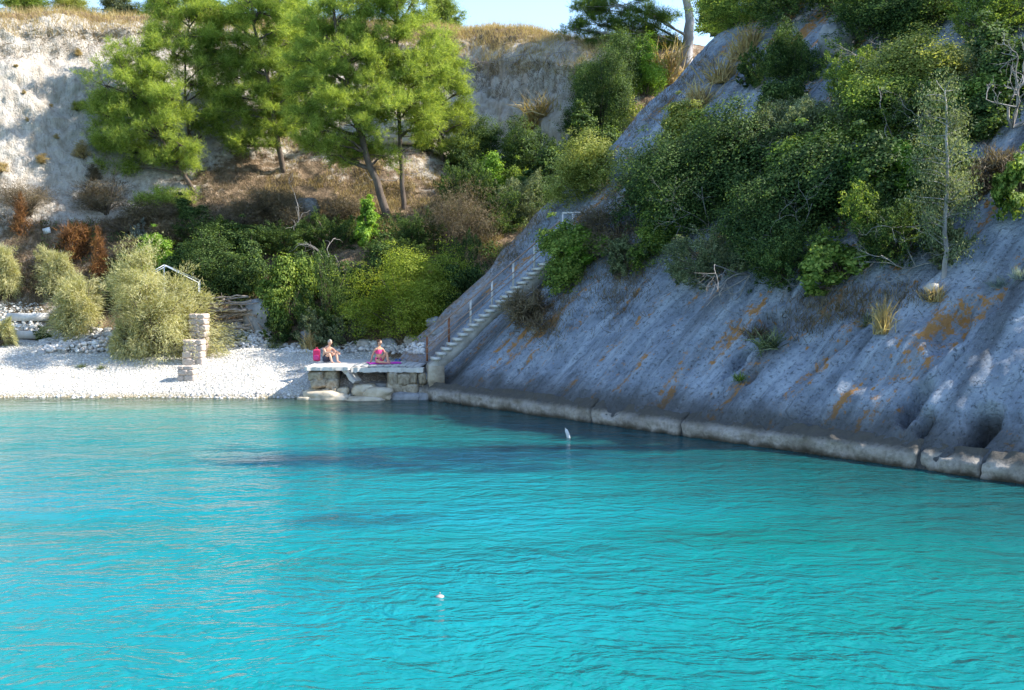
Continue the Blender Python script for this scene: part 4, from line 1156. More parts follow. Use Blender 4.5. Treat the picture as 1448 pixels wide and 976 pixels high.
for px, py in ((116, 519), (144, 521)): tuft(px, py, 9, 'tiny green weed growing through the white pebbles', 2, 'grey', 1.4, 'weeds on the beach', 'beach_weed')
for px, py in ((345, 478), (395, 484), (388, 492)): tuft(px, py, 14, 'low grey-green weed on shaded pebbles near the driftwood', 2, 'grey', 1.4, 'weeds near the driftwood', 'beach_weed')
# small bushes dotted over the white cliff
CB = [(108, 146, 24, 'yellow', 'golden dry bush standing out on the bare white cliff'), (118, 212, 30, 'straw', 'largest tan bush low on the bare white cliff'),
      (58, 222, 20, 'straw', 'tan bush above the dusty brown brush'), (4, 232, 26, 'straw', 'tan bush beside the tiny cliff-foot rubble'), (110, 74, 12, 'straw', 'small straw bush high on the white cliff'),
      (130, 244, 26, 'thatch', 'brown bush where cliff meets brush'), (40, 168, 9, 'straw', None), (72, 148, 8, 'straw', None), (34, 130, 7, 'straw', None), (82, 192, 10, 'straw', None), (22, 92, 7, 'straw', None)]
for px, py, sz_, mat, lab in CB:
    shrub(px, py + sz_ * .4, sz_, sz_ * .7, 'dry', mat, lab or 'small faded bush clinging to the bare white cliff', 'cliff_bush', 'shrub', 0, None if lab else 'small bushes on the white cliff')

# ---------------- ground cover: dry grass on the brow and slope (nobody could count it)
def grass_patch(name, pts, h, mat, label, seed, droop=0.0, W=.016):
    rng = np.random.default_rng(seed); n = len(pts)
    T = MB()
    t = unit(rng.normal(size=(n, 3)) * .45 + np.array([0, -droop, 1 - droop]))
    T.blades(pts, t, perp(rng, t), h * rng.uniform(.5, 1.2, n), W)
    return tag(link(name, T.mesh(name), M[mat]), label, 'grass', kind='stuff')
rng = np.random.default_rng(9)
def sheet_pts(n, v0, v1, u0, u1, wcut=None, clump=.5):
    """random points on the hillside sheet, rows v0..v1 and columns u0..u1 (control units)"""
    iu = np.interp(rng.uniform(u0, u1, n), tu, np.arange(NU)); iv = np.interp(rng.uniform(v0, v1, n), tv, np.arange(NV))
    i, j = iu.astype(int), iv.astype(int)
    i = np.clip(i, 0, NU - 2); j = np.clip(j, 0, NV - 2)
    fu, fv = (iu - i)[:, None], (iv - j)[:, None]
    p = (Pm[i, j] * (1 - fu) + Pm[i + 1, j] * fu) * (1 - fv) + (Pm[i, j + 1] * (1 - fu) + Pm[i + 1, j + 1] * fu) * fv
    keep = fbm(p * .9, 3, 3) > -clump
    if wcut is not None: keep &= Wt[i, j] + .25 * fbm(p * .8, 2, 4) < wcut
    return p[keep]
grass_patch('brow_grass', sheet_pts(34000, 6.85, 9.0, 1, 11, None, .8), .55, 'straw', 'dry golden grass along the top of the cliffs', 1, .15, .022)
grass_patch('brow_fringe', sheet_pts(9000, 6.6, 7.05, 1.5, 10.6, None, .25), .5, 'thatch', 'brown grass fringe hanging over the cliff edge', 2, .75, .022)
grass_patch('slope_grass', sheet_pts(42000, 3.6, 6.2, 4.6, 9.5, .42, .15), .32, 'straw', 'dry tan grass over the hill slope', 3, .2, .02)
grass_patch('slope_scrub', sheet_pts(90000, 2.0, 5.3, 1.6, 10.5, .5, .2), .34, 'thatch', 'brown dead undergrowth on the lower hill slope', 4, .3, .022)
gpts = sheet_pts(60000, 2.2, 4.3, 2.4, 10.5, .45, .0)
T = MB(); q = gpts + rng.normal(size=gpts.shape) * np.array([.1, .1, .12]) + np.array([0, -.1, .15]); tt = rdir(rng, len(q))
T.leaves(q, tt, perp(rng, tt), rng.uniform(.07, .15, len(q)), .06)
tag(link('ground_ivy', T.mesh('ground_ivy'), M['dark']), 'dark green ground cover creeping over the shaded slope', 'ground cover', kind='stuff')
# soil grass in the seams of the rock slope
sp = []
for (x0, y0, x1, y1, w, n) in ((880, 190, 1010, 80, 10, 1500), (700, 380, 800, 270, 10, 1200), (850, 420, 920, 350, 26, 2600), (800, 420, 770, 470, 14, 900), (940, 220, 1000, 140, 9, 800), (1120, 460, 1200, 430, 16, 900), (1180, 440, 1300, 415, 14, 900)):
    for k in range(n // 6):
        t_ = prand.random(); c_ = hit(x0 + (x1 - x0) * t_ + prand.gauss(0, w), y0 + (y1 - y0) * t_ + prand.gauss(0, w), 1)
        for j in range(6): sp.append(c_ + rng.normal(size=3) * np.array([.15, .15, .03]))
grass_patch('seam_grass', np.array(sp), .38, 'thatch', 'dry grass growing along seams of the rock slope', 6, .2, .02)

# ================================================================== BEACH THINGS
ROCKS = {k: [] for k in (1, 2)}
def rock_mesh(seed, sub=2, rough=.3, blocky=.5):
    V, T_ = rock_geo((1, 1, 1), seed, sub, rough, blocky)
    return mesh_np('stone', V, T_, sub > 2)
STONE = [rock_mesh(k, 2, .28, .75) for k in range(6)]
BLOCK = [rock_mesh(k + 40, 3, .16, .97) for k in range(6)]
def boulder(px, py, w, h, label, mat='rock_grey', seed=1, d=None, dep=None, name='boulder', blocky=.35, rough=.3, loc=None, size=None):
    if loc is None:
        p = hit(px, py) if d is None else PT(px, py, d)
        g = ppm(p); size = (w / g / 2, (dep or w * .8) / g / 2, h / g / 2)
    else: p = np.array(loc)
    V, T_ = rock_geo(size, seed, 4, rough, blocky)
    n = fbm(V * 5 + seed, 3, seed)[:, None]
    V = V * (1 + .05 * n)
    o = link(name, mesh_np(name, V, T_, True), M[mat])
    o.location = p + np.array([0, 0, size[2] * .55])
    return tag(o, label, 'rock')

# ---- bathing deck: old concrete slab, broken piece, plank deck and masonry piers
DZ = 1.18
deck = tag(empty('bathing_deck', (-5.4, 39.3, 0)), 'broken concrete and plank bathing deck on masonry piers', 'deck')
O = np.array([-5.4, 39.3, 0])
def slab_piece(name, outline, z0, z1, mat, parent, seed, jag=.05):
    """prism with a chipped outline (list of xy)"""
    pts = []
    rg = np.random.default_rng(seed)
    n = len(outline)
    for k in range(n):
        a_, b_ = np.array(outline[k]), np.array(outline[(k + 1) % n])
        m_ = max(2, int(np.linalg.norm(b_ - a_) / .10))
        for j in range(m_): pts.append(a_ + (b_ - a_) * j / m_ + rg.normal(size=2) * jag * .6)
    bm = bmesh.new()
    lo = [bm.verts.new((p[0], p[1], z0 + rg.normal() * .012)) for p in pts]
    hi = [bm.verts.new((p[0], p[1], z1 + rg.normal() * .006)) for p in pts]
    bm.faces.new(hi); bm.faces.new(lo[::-1])
    for k in range(len(pts)):
        j = (k + 1) % len(pts)
        bm.faces.new((lo[k], lo[j], hi[j], hi[k]))
    bmesh.ops.recalc_face_normals(bm, faces=bm.faces)
    bmesh.ops.triangulate(bm, faces=[f for f in bm.faces if len(f.verts) > 4])
    me = bpy.data.meshes.new(name); bm.to_mesh(me); bm.free()
    return link(name, me, M[mat], parent)
slab_piece('concrete_slab', [(-2.3, -.15), (-.75, -.05), (-.55, .5), (-.9, 1.2), (-.35, 2.0), (-.4, 4.4), (-2.2, 4.4)], DZ - .13, DZ, 'concrete_pale', deck, 1)
b = slab_piece('broken_slab', [(-.75, -.1), (-.05, -.05), (.05, .5), (-.6, .45)], -.07, .07, 'concrete_pale', deck, 2)
b.rotation_euler = (R(10), R(52), R(-8)); b.location = (-.45, 0.05, .58)
slab_piece('edge_beam', [(-.6, .0), (2.1, -.08), (2.12, .14), (-.55, .2)], DZ - .20, DZ - .03, 'concrete_pale', deck, 3, .03)
rg = np.random.default_rng(3)
for k in range(9):
    x0 = -.42 + k * .285
    bmx = MB(); ln = 4.3 + rg.uniform(-.15, .1)
    bmx.box((0, ln / 2, 0), (.27, ln, .05), jit=.006, rng=rg)
    o = link('plank', bmx.mesh('plank'), M['plank_sunlit' if k < 3 else 'plank'], deck)
    o.location = (x0, .22 + rg.uniform(-.04, .04), DZ - .005 + rg.uniform(-.006, .006)); o.rotation_euler = (0, rg.uniform(-.015, .015), R(rg.uniform(-.4, .4) - 3))
def pier(x0, x1, y0, y1, z0, z1, seed, mat='pier', name='pier', courses=3):
    rp = random.Random(seed)
    bmx = MB(); bmx.box(((x0 + x1) / 2, (y0 + y1) / 2 + .1, (z0 + z1) / 2 - .05), (x1 - x0 - .3, y1 - y0 - .25, z1 - z0 - .1))
    pr = link(name, bmx.mesh(name), M['rock_grey'], deck)
    hc = (z1 - z0) / courses
    for c_ in range(courses):
        x = x0
        while x < x1 - .08:
            w_ = min(rp.uniform(.32, .75), x1 - x)
            if x1 - x - w_ < .2: w_ = x1 - x
            o = link('stone', BLOCK[rp.randrange(6)], M[mat], pr, own=True)
            o.location = (x + w_ / 2, y0 + .32 + rp.uniform(-.07, .09), z0 + (c_ + .5) * hc)
            o.scale = (w_ * rp.uniform(.55, .68), .42, hc * rp.uniform(.54, .72)); o.rotation_euler = (rp.uniform(-.2, .2), rp.uniform(-.16, .16), rp.uniform(-.25, .25) + rp.choice((0, math.pi)))
            x += w_
pier(-2.15, -1.1, .0, 2.0, .0, DZ - .14, 4); pier(.75, 2.15, .02, 2.4, .1, DZ - .20, 5, courses=2); pier(-2.0, 2.0, 2.3, 3.6, -.3, DZ - .2, 6, 'rock_grey', 'rear_footing')
# rocks heaped under and in front of the deck
for k, (x, y, z, sx_, sy_, sz_, mat, lab) in enumerate([
    (-1.45, -.10, .0, .95, .50, .32, 'rock_tan', 'long tan rock ledge below the left deck pier'),
    (.0, -.38, -.06, .75, .45, .20, 'rock_tan', 'flat sunlit slab rock in front of the deck'),
    (.45, -.12, .20, .60, .40, .26, 'rock_tan', 'broad pale slab rock leaning under the planks'),
    (-.15, .25, .28, .46, .36, .28, 'rock_tan', 'rounded tan boulder below the broken concrete'),
    (-.95, .25, .22, .26, .24, .20, 'rock_tan', 'small orange-tan boulder beside the left pier'),
    (1.45, -.14, -.02, .60, .34, .30, 'rock_grey', 'dark wet boulder below the right deck pier'),
    (2.15, -.02, -.05, .46, .42, .36, 'rock_grey', 'grey boulder between deck pier and rock slope'),
    (2.5, .15, .25, .36, .36, .34, 'rock_grey', 'grey block wedged at the foot of the stairs'),
    (2.35, .25, .80, .24, .26, .20, 'rock_grey', 'small grey stone beside the deck corner'),
    (.95, -.42, -.15, .30, .24, .16, 'rock_grey', 'low wet stone at the water edge before the deck'),
    (-2.2, -.1, -.12, .40, .40, .24, 'rock_tan', 'tan stone where beach meets the deck'),
    (.3, .9, .25, .5, .45, .3, 'rock_grey', 'dark boulder in the hollow under the deck')]):
    boulder(0, 0, 0, 0, lab, mat, 20 + k, loc=O + np.array([x, y, z]) - np.array([0, 0, sz_ * .55]), size=(sx_, sy_, sz_), blocky=.55, rough=.34)
for k, (x, y, r_, lab) in enumerate([(-3.6, 43.9, .34, 'pale boulder beside the plank deck end'), (-3.2, 43.2, .26, 'pale stone between plank deck and stairs'), (-4.2, 44.5, .30, 'whitish boulder behind the plank deck'), (-5.2, 44.6, .24, 'whitish stone behind the woman on the deck'), (-6.3, 44.7, .26, 'whitish stone below the low silvery scrub'), (-3.0, 42.3, .22, 'small pale stone near the first stair post')]):
    boulder(0, 0, 0, 0, lab, 'rock_grey' if k % 2 else 'stone', 50 + k, loc=(x, y, ground_z(x, y) - .1), size=(r_ * 1.3, r_, r_ * .8), rough=.4)
boulder(366, 462, 44, 54, 'tall grey boulder beside the driftwood stack', 'rock_grey', 61)
boulder(434, 306, 40, 34, 'blue-grey boulder on the brown slope', 'rock_grey', 62)
boulder(1318, 412, 20, 16, 'pale loose rock below the slim juniper tree', 'stone', 63)
boulder(560, 200, 60, 40, 'cream rock outcrop behind the pine trunks', 'stone', 64, blocky=.7)
boulder(436, 486, 26, 26, 'pale weathered rock beside the dry reeds', 'rock_grey', 65)
boulder(1184, 76, 56, 56, 'bare grey rock knob on the slope crest', 'slab' if False else 'rock_grey', 66, blocky=.2)

# ---- stone pillar stepping down to the beach
def stacked(name, x, y, z, w, dpt, courses, label, cat, seed, per=2, mat='stone_pink', rz=0):
    rg = random.Random(seed)
    e = tag(empty(name, (x, y, z), rz), label, cat)
    core = MB(); core.box((0, 0, sum(courses) / 2 - .05), (w * .84, dpt * .84, sum(courses) - .06))
    link('mortar_core', core.mesh('mortar_core'), M['concrete'], e)
    zz_ = 0
    for c_, hc in enumerate(courses):
        cuts = [0] + sorted(rg.uniform(.3, .7) if per == 2 else (k + 1 + rg.uniform(-.2, .2)) / per for k in range(per - 1)) + [1]
        for j in range(per):
            a_, b_ = cuts[j], cuts[j + 1]
            o = link('stone', BLOCK[rg.randrange(6)], M[mat], e, own=True)
            o.location = ((a_ + b_ - 1) / 2 * w + rg.uniform(-.015, .015), rg.uniform(-.02, .02), zz_ + hc / 2)
            o.scale = ((b_ - a_) * w * .60 * rg.uniform(.93, 1.05), dpt * .60 * rg.uniform(.9, 1.04), hc * .61)
            o.rotation_euler = (rg.uniform(-.05, .05), rg.uniform(-.05, .05), rg.uniform(-.05, .05) + rg.choice((0, math.pi)))
        zz_ += hc
    return e
p = hit(282, 502, 2); stacked('stone_pillar', p[0], p[1], p[2] - .1, .72, .7, [.28, .26, .30, .24, .28, .26, .2], 'tall pinkish stone pillar beside the largest tamarisk', 'pillar', 1)
p = hit(276, 513, 2); stacked('stone_pillar', p[0] - .02, p[1], p[2] - .1, .82, .62, [.3, .28, .26, .2], 'lower stone block stepping down in front of the pillar', 'pillar', 2)
p = hit(265, 536, 2); stacked('stone_pillar', p[0], p[1], p[2] - .08, .62, .5, [.24, .22, .14], 'low ruined stone stump alone on the pebbles', 'pillar', 3)

# ---- dry stone walls
def drywall(px0, px1, py, hpx, label, seed, rows):
    rg = random.Random(seed)
    a_, b_ = hit(px0, py, 2), hit(px1, py, 2)
    if hpx < 0: a_, b_ = hit(px0, py), hit(px1, py)
    g = ppm(a_); hh_ = abs(hpx) / g; L = np.linalg.norm(b_ - a_)
    e = tag(empty('stone_wall', a_), label, 'wall')
    for r_ in range(rows):
        t_ = 0
        while t_ < L:
            w_ = rg.uniform(.14, .34); q = a_ + (b_ - a_) * min(1, (t_ + w_ / 2) / L)
            o = link('stone', STONE[rg.randrange(6)], M['stone'], e, own=True)
            o.location = (q[0] - a_[0], q[1] - a_[1] + rg.uniform(-.05, .05) + r_ * .03, q[2] - a_[2] + (r_ + .4) * hh_ / rows + rg.uniform(-.02, .02))
            o.scale = (w_ * .55, .18, hh_ / rows * .6); o.rotation_euler = (rg.uniform(-.15, .15), rg.uniform(-.15, .15), rg.uniform(-.3, .3))
            t_ += w_
    return e
drywall(206, 268, 498, 13, 'low dry stone wall at the top of the beach', 4, 3)
drywall(140, 200, 496, 16, 'tumbled dry stone wall behind the tamarisk spray', 5, 3)
drywall(212, 266, 482, -16, 'upper dry stone wall tier by the pillar', 6, 3)
for k, (x0, x1, py, lab) in enumerate([(14, 70, 452, 'upper pale concrete kerb of the terrace steps'), (18, 62, 477, 'lower pale concrete kerb at the beach edge'), (150, 176, 478, 'short concrete kerb behind the rubble heap')]):
    a_, b_ = hit(x0, py), hit(x1, py)
    bmx = MB(); L = np.linalg.norm((b_ - a_)[:2]); bmx.box((0, 0, 0), (L, .4, .34), jit=.012, rng=rg)
    o = tag(link('terrace_kerb', bmx.mesh('terrace_kerb'), M['concrete_pale']), lab, 'kerb')
    o.location = (a_ + b_) / 2 + np.array([0, -.1, .12]); o.rotation_euler = (0, 0, math.atan2(b_[1] - a_[1], b_[0] - a_[0]))

# ---- loose stones (uncountable)
def scatter_stones(name, pts, smin, smax, mat, label, seed):
    rg = np.random.default_rng(seed); V0, T0 = ico(1)
    n = len(pts); s_ = rg.uniform(smin, smax, n) ** 1.0
    an = rg.uniform(0, 6.28, n); ca, sa = np.cos(an), np.sin(an)
    sc = np.stack([s_ * rg.uniform(.8, 1.4, n), s_ * rg.uniform(.7, 1.1, n), s_ * rg.uniform(.5, .85, n)], 1)
    V = V0[None] * sc[:, None] * (1 + rg.uniform(-.2, .2, (n, len(V0), 1)))
    V = np.stack([V[..., 0] * ca[:, None] - V[..., 1] * sa[:, None], V[..., 0] * sa[:, None] + V[..., 1] * ca[:, None], V[..., 2]], -1) + pts[:, None]
    Fc = (T0[None] + (np.arange(n) * len(V0))[:, None, None]).reshape(-1, 3)
    return tag(link(name, mesh_np(name, V.reshape(-1, 3), Fc), M[mat]), label, 'pebbles', kind='stuff')
n = 11000
x_ = rng.uniform(-26, -2.8, n); y_ = SHORE - .3 + rng.uniform(0, 1, n) * 6.6
scatter_stones('beach_pebbles', np.stack([x_, y_, beach_z(x_, y_) + .005], -1), .018, .045, 'pebble', 'white pebbles covering the beach', 3)
n = 260
x_ = rng.uniform(-24, -7.5, n); y_ = SHORE + rng.uniform(-.5, .25, n)
scatter_stones('waterline_stones', np.stack([x_, y_, beach_z(x_, y_)], -1), .03, .10, 'rubble', 'wet brownish stones along the waterline', 4)
def heap(px0, px1, py0, py1, n, hgt, seed, mat, name, label, smin=.06, smax=.16):
    pts = []
    for k in range(n):
        px, py = prand.uniform(px0, px1), prand.uniform(py0, py1)
        p = hit(px, py); u = (px - px0) / (px1 - px0)
        p = p + np.array([0, 0, hgt * prand.random() * math.sin(math.pi * u)]); pts.append(p)
    scatter_stones(name, np.array(pts), smin, smax, mat, label, seed)
heap(56, 200, 470, 500, 1100, .35, 5, 'rubble', 'rubble_heap', 'heap of grey-white rubble under the middle tamarisk')
heap(296, 400, 458, 492, 700, .12, 6, 'rubble', 'shaded_rubble', 'shaded cobbles beside the driftwood stack', .05, .12)
heap(400, 600, 486, 500, 500, .12, 7, 'rubble', 'deck_rubble', 'grey cobbles behind the bathing deck', .05, .13)
heap(0, 60, 430, 470, 350, .1, 8, 'pebble', 'terrace_gravel', 'pale gravel on the terrace', .04, .10)

# ---- driftwood stack
base = hit(324, 464)
rg = np.random.default_rng(12)
for k in range(26):
    lay = k // 5; j = k % 5
    L = rg.uniform(1.5, 2.2); r_ = rg.uniform(.035, .075)
    z_ = .06 + lay * .25 + rg.uniform(-.02, .06); y_ = rg.uniform(-.35, .35)
    t_ = np.linspace(-.5, .5, 7)
    pts = np.stack([t_ * L, rg.normal(size=7) * .05, rg.normal(size=7) * .035 + .05 * rg.normal() * t_], -1)
    T = MB(); T.tube(pts, np.linspace(r_, r_ * .6, 7)[::rg.choice((-1, 1))], 6)
    if rg.random() < .5: branching(T, rg, pts[3], unit(np.array([rg.choice((-1., 1.)), -.3, .4])), .4, r_ * .5, 1)
    o = tag(link('driftwood_log', T.mesh('driftwood_log', True), M['driftwood']), 'weathered driftwood log in the pile stacked beside the tall grey boulder', 'driftwood', 'driftwood stacked on the beach')
    o.location = base + np.array([rg.uniform(-.15, .15) + .2, y_ - .3, z_]); o.rotation_euler = (0, rg.uniform(-.10, .10), rg.uniform(-.25, .25))
for k, (x0, y0, x1, y1, lab) in enumerate([(345, 440, 372, 466, 'grey driftwood pole leaning from the pile to the ground'), (338, 428, 360, 470, 'second leaning driftwood pole in front of the boulder'), (310, 426, 352, 420, 'long pale driftwood branch lying on top of the pile')]):
    a_, b_ = PT(x0, y0, base[1] - .3), PT(x1, y1, base[1] - .55 if k < 2 else base[1])
    T = MB(); T.tube(bez(a_, (a_ + b_) / 2 + np.array([.05, 0, .08]), b_, 7), np.linspace(.045, .03, 7), 6)
    tag(link('driftwood_pole', T.mesh('driftwood_pole', True), M['driftwood']), lab, 'driftwood')

# ---- white pipe canopy frame behind the tamarisk
cf = tag(empty('canopy_frame', PT(232, 420, 47.2)), 'bare white pipe canopy frame behind the largest tamarisk', 'frame')
cfo = np.array(cf.location)
def pipe(name, a_, b_, r_, mat, parent, org):
    T = MB(); T.tube([a_ - org, (a_ + b_) / 2 - org, b_ - org], r_, 7); return link(name, T.mesh(name, True), M[mat], parent)
apf, apb = PT(232, 375, 47.0), PT(236, 376, 48.6)
lf, rf, lb, rb = PT(206, 389, 47.0), PT(281, 400, 47.0), PT(212, 389, 48.6), PT(283, 397, 48.6)
for a_, b_, nm in ((apf, apb, 'ridge_pipe'), (apf, lf, 'rafter'), (apf, rf, 'rafter'), (apb, lb, 'rafter'), (apb, rb, 'rafter'), (lf, lb, 'eave_pipe'), (rf, rb, 'eave_pipe')):
    pipe(nm, a_, b_, .02, 'white_pipe', cf, cfo)
for q in (apf, lf, rf, lb, rb):
    pipe('post', q, np.array([q[0], q[1], ground_z(q[0], q[1]) - .1]), .02, 'white_pipe', cf, cfo)
# ---- small white panel on the slope
p = hit(66, 331); sg = tag(empty('white_panel', p), 'small white panel lying on the brush below the white cliff', 'panel')
T = MB(); T.box((0, 0, .16), (.36, .05, .28), Matrix.Rotation(R(-14), 3, 'Y')); link('board', T.mesh('board'), M['white_plastic'], sg)
T = MB(); T.box((0, .05, .0), (.05, .04, .4)); link('stake', T.mesh('stake'), M['dead'], sg)

# ================================================================== STAIRS
Pb = PT(614, 506, 38.9); Pt_ = PT(768, 372, slab_px(768, 395)[1] - .35)
hd = unit((Pt_ - Pb)[:2]); nr = np.array([hd[1], -hd[0]])           # towards the camera side
hor = np.linalg.norm((Pt_ - Pb)[:2]); rise = Pt_[2] - Pb[2]
ns_ = int(round(rise / .172)); dr, dn = rise / ns_, hor / ns_
rz_ = math.atan2(hd[1], hd[0])
st = tag(empty('concrete_stairs', (Pb[0], Pb[1], Pb[2]), rz_), 'concrete stairway climbing the rock slope with rusty handrail', 'stairs')
# local frame: x up the flight, y to the far side, z up
T = MB(); rg = np.random.default_rng(2)
T.box((dn / 2, .36, -.045), (dn + .04, .80, .09), jit=.006, rng=rg); stepm = T
V0 = np.concatenate(T.v)
T = MB(); T.add(V0, T0 := np.concatenate(stepm.q)); T.box((dn / 2 + .08, .40, -.09 - (dr - .09) / 2), (dn - .12, .62, dr - .09), jit=.004, rng=rg)
step_me = T.mesh('step')
for k in range(ns_ + 1):
    o = link('step', step_me, M['concrete_pale'], st); o.location = (k * dn, rg.uniform(-.015, .015), k * dr)
sl_ = dr / dn
T = MB()
x0, x1 = -.15, ns_ * dn + .3
prof = []
for t_ in np.linspace(0, 1, 30):
    x = x0 + (x1 - x0) * t_
    prof.append((x, x * sl_ - .15, x * sl_ - .62 - .08 * math.sin(x * 2)))
V = [];
for y in (.08, .70):
    for x, zt, zb in prof: V += [(x, y, zt), (x, y, zb)]
m_ = len(prof) * 2; q = []
for k in range(len(prof) - 1):
    a_ = 2 * k
    q += [(a_, a_ + 1, a_ + 3, a_ + 2), (m_ + a_, m_ + a_ + 2, m_ + a_ + 3, m_ + a_ + 1), (a_ + 1, m_ + a_ + 1, m_ + a_ + 3, a_ + 3), (a_, a_ + 2, m_ + a_ + 2, m_ + a_)]
q += [(0, m_, m_ + 1, 1), (m_ - 2, m_ - 1, 2 * m_ - 1, 2 * m_ - 2)]
T.add(V, q); link('stringer', T.mesh('stringer'), M['concrete'], st)
T = MB(); T.box((.12, .39, -.80), (.6, .66, 1.0), jit=.03, rng=rg); link('footing', T.mesh('footing'), M['pier'], st)
rail_y = .74
npost = 6
for k in range(npost):
    x = -.12 + k * (ns_ * dn) / (npost - 1)
    zf = x * sl_
    lowp = k < 2
    T = MB(); T.box((x, rail_y, zf + .40), (.065, .065, .95)); link('post', T.mesh('post'), M['rust_metal' if lowp else 'pale_metal'], st)
for hh_, r_ in ((.86, .032), (.45, .022), (.22, .018)):
    T = MB(); xa, xb = -.14, ns_ * dn + .9
    pts = [(x, rail_y - .035, x * sl_ + hh_ + .012 * math.sin(x * 3)) for x in np.linspace(xa, xb, 14)]
    T.tube(pts, r_, 6); link('handrail' if hh_ > .8 else 'mid_rail', T.mesh('rail', True), M['rail'], st)
# landing handrail at the top
lp = slab_px(800, 326); ld = lp[1] - .3
lr_ = tag(empty('landing_handrail', PT(800, 326, ld)), 'short pale handrail on the landing above the stairs', 'railing'); lo_ = np.array(lr_.location)
for a_, b_, nm in ((PT(796, 303, ld), PT(796, 332, ld), 'post'), (PT(810, 300, ld), PT(810, 330, ld), 'post'), (PT(843, 300, ld), PT(843, 326, ld), 'post'), (PT(795, 301.5, ld), PT(846, 299.5, ld), 'top_rail'), (PT(797, 321, ld), PT(811, 318, ld), 'lower_rail')):
    pipe(nm, a_, b_, .03, 'pale_metal', lr_, lo_)

# ================================================================== FLOATS
p = WZ(804, 619)
fl = tag(empty('marker_float', p), 'white stick-shaped float bobbing in front of the rock slope', 'float')
T = MB(); T.tube([(0, 0, -.12), (0, 0, -.02), (.0, 0, .18), (-.02, 0, .30), (-.03, 0, .34)], [.05, .075, .07, .06, .03], 10); link('body', T.mesh('body', True), M['white_plastic'], fl)
T = MB(); T.tube([(-.03, 0, .33), (-.04, 0, .40)], .014, 6); link('eye', T.mesh('eye', True), M['white_plastic'], fl); fl.scale = (.7, .7, .72); fl.rotation_euler = (0, R(-14), 0)
p = WZ(622, 844)
fl = tag(empty('small_float', p), 'small pinkish-white float lying low in open turquoise water', 'float')
V, T_ = ico(3); V = V * np.array([.06, .06, .028]); link('body', mesh_np('body', V, T_, True), M['float'], fl)
T = MB(); T.tube([(0, 0, .045), (0, 0, .06)], .012, 6); link('cap', T.mesh('cap', True), M['float'], fl)

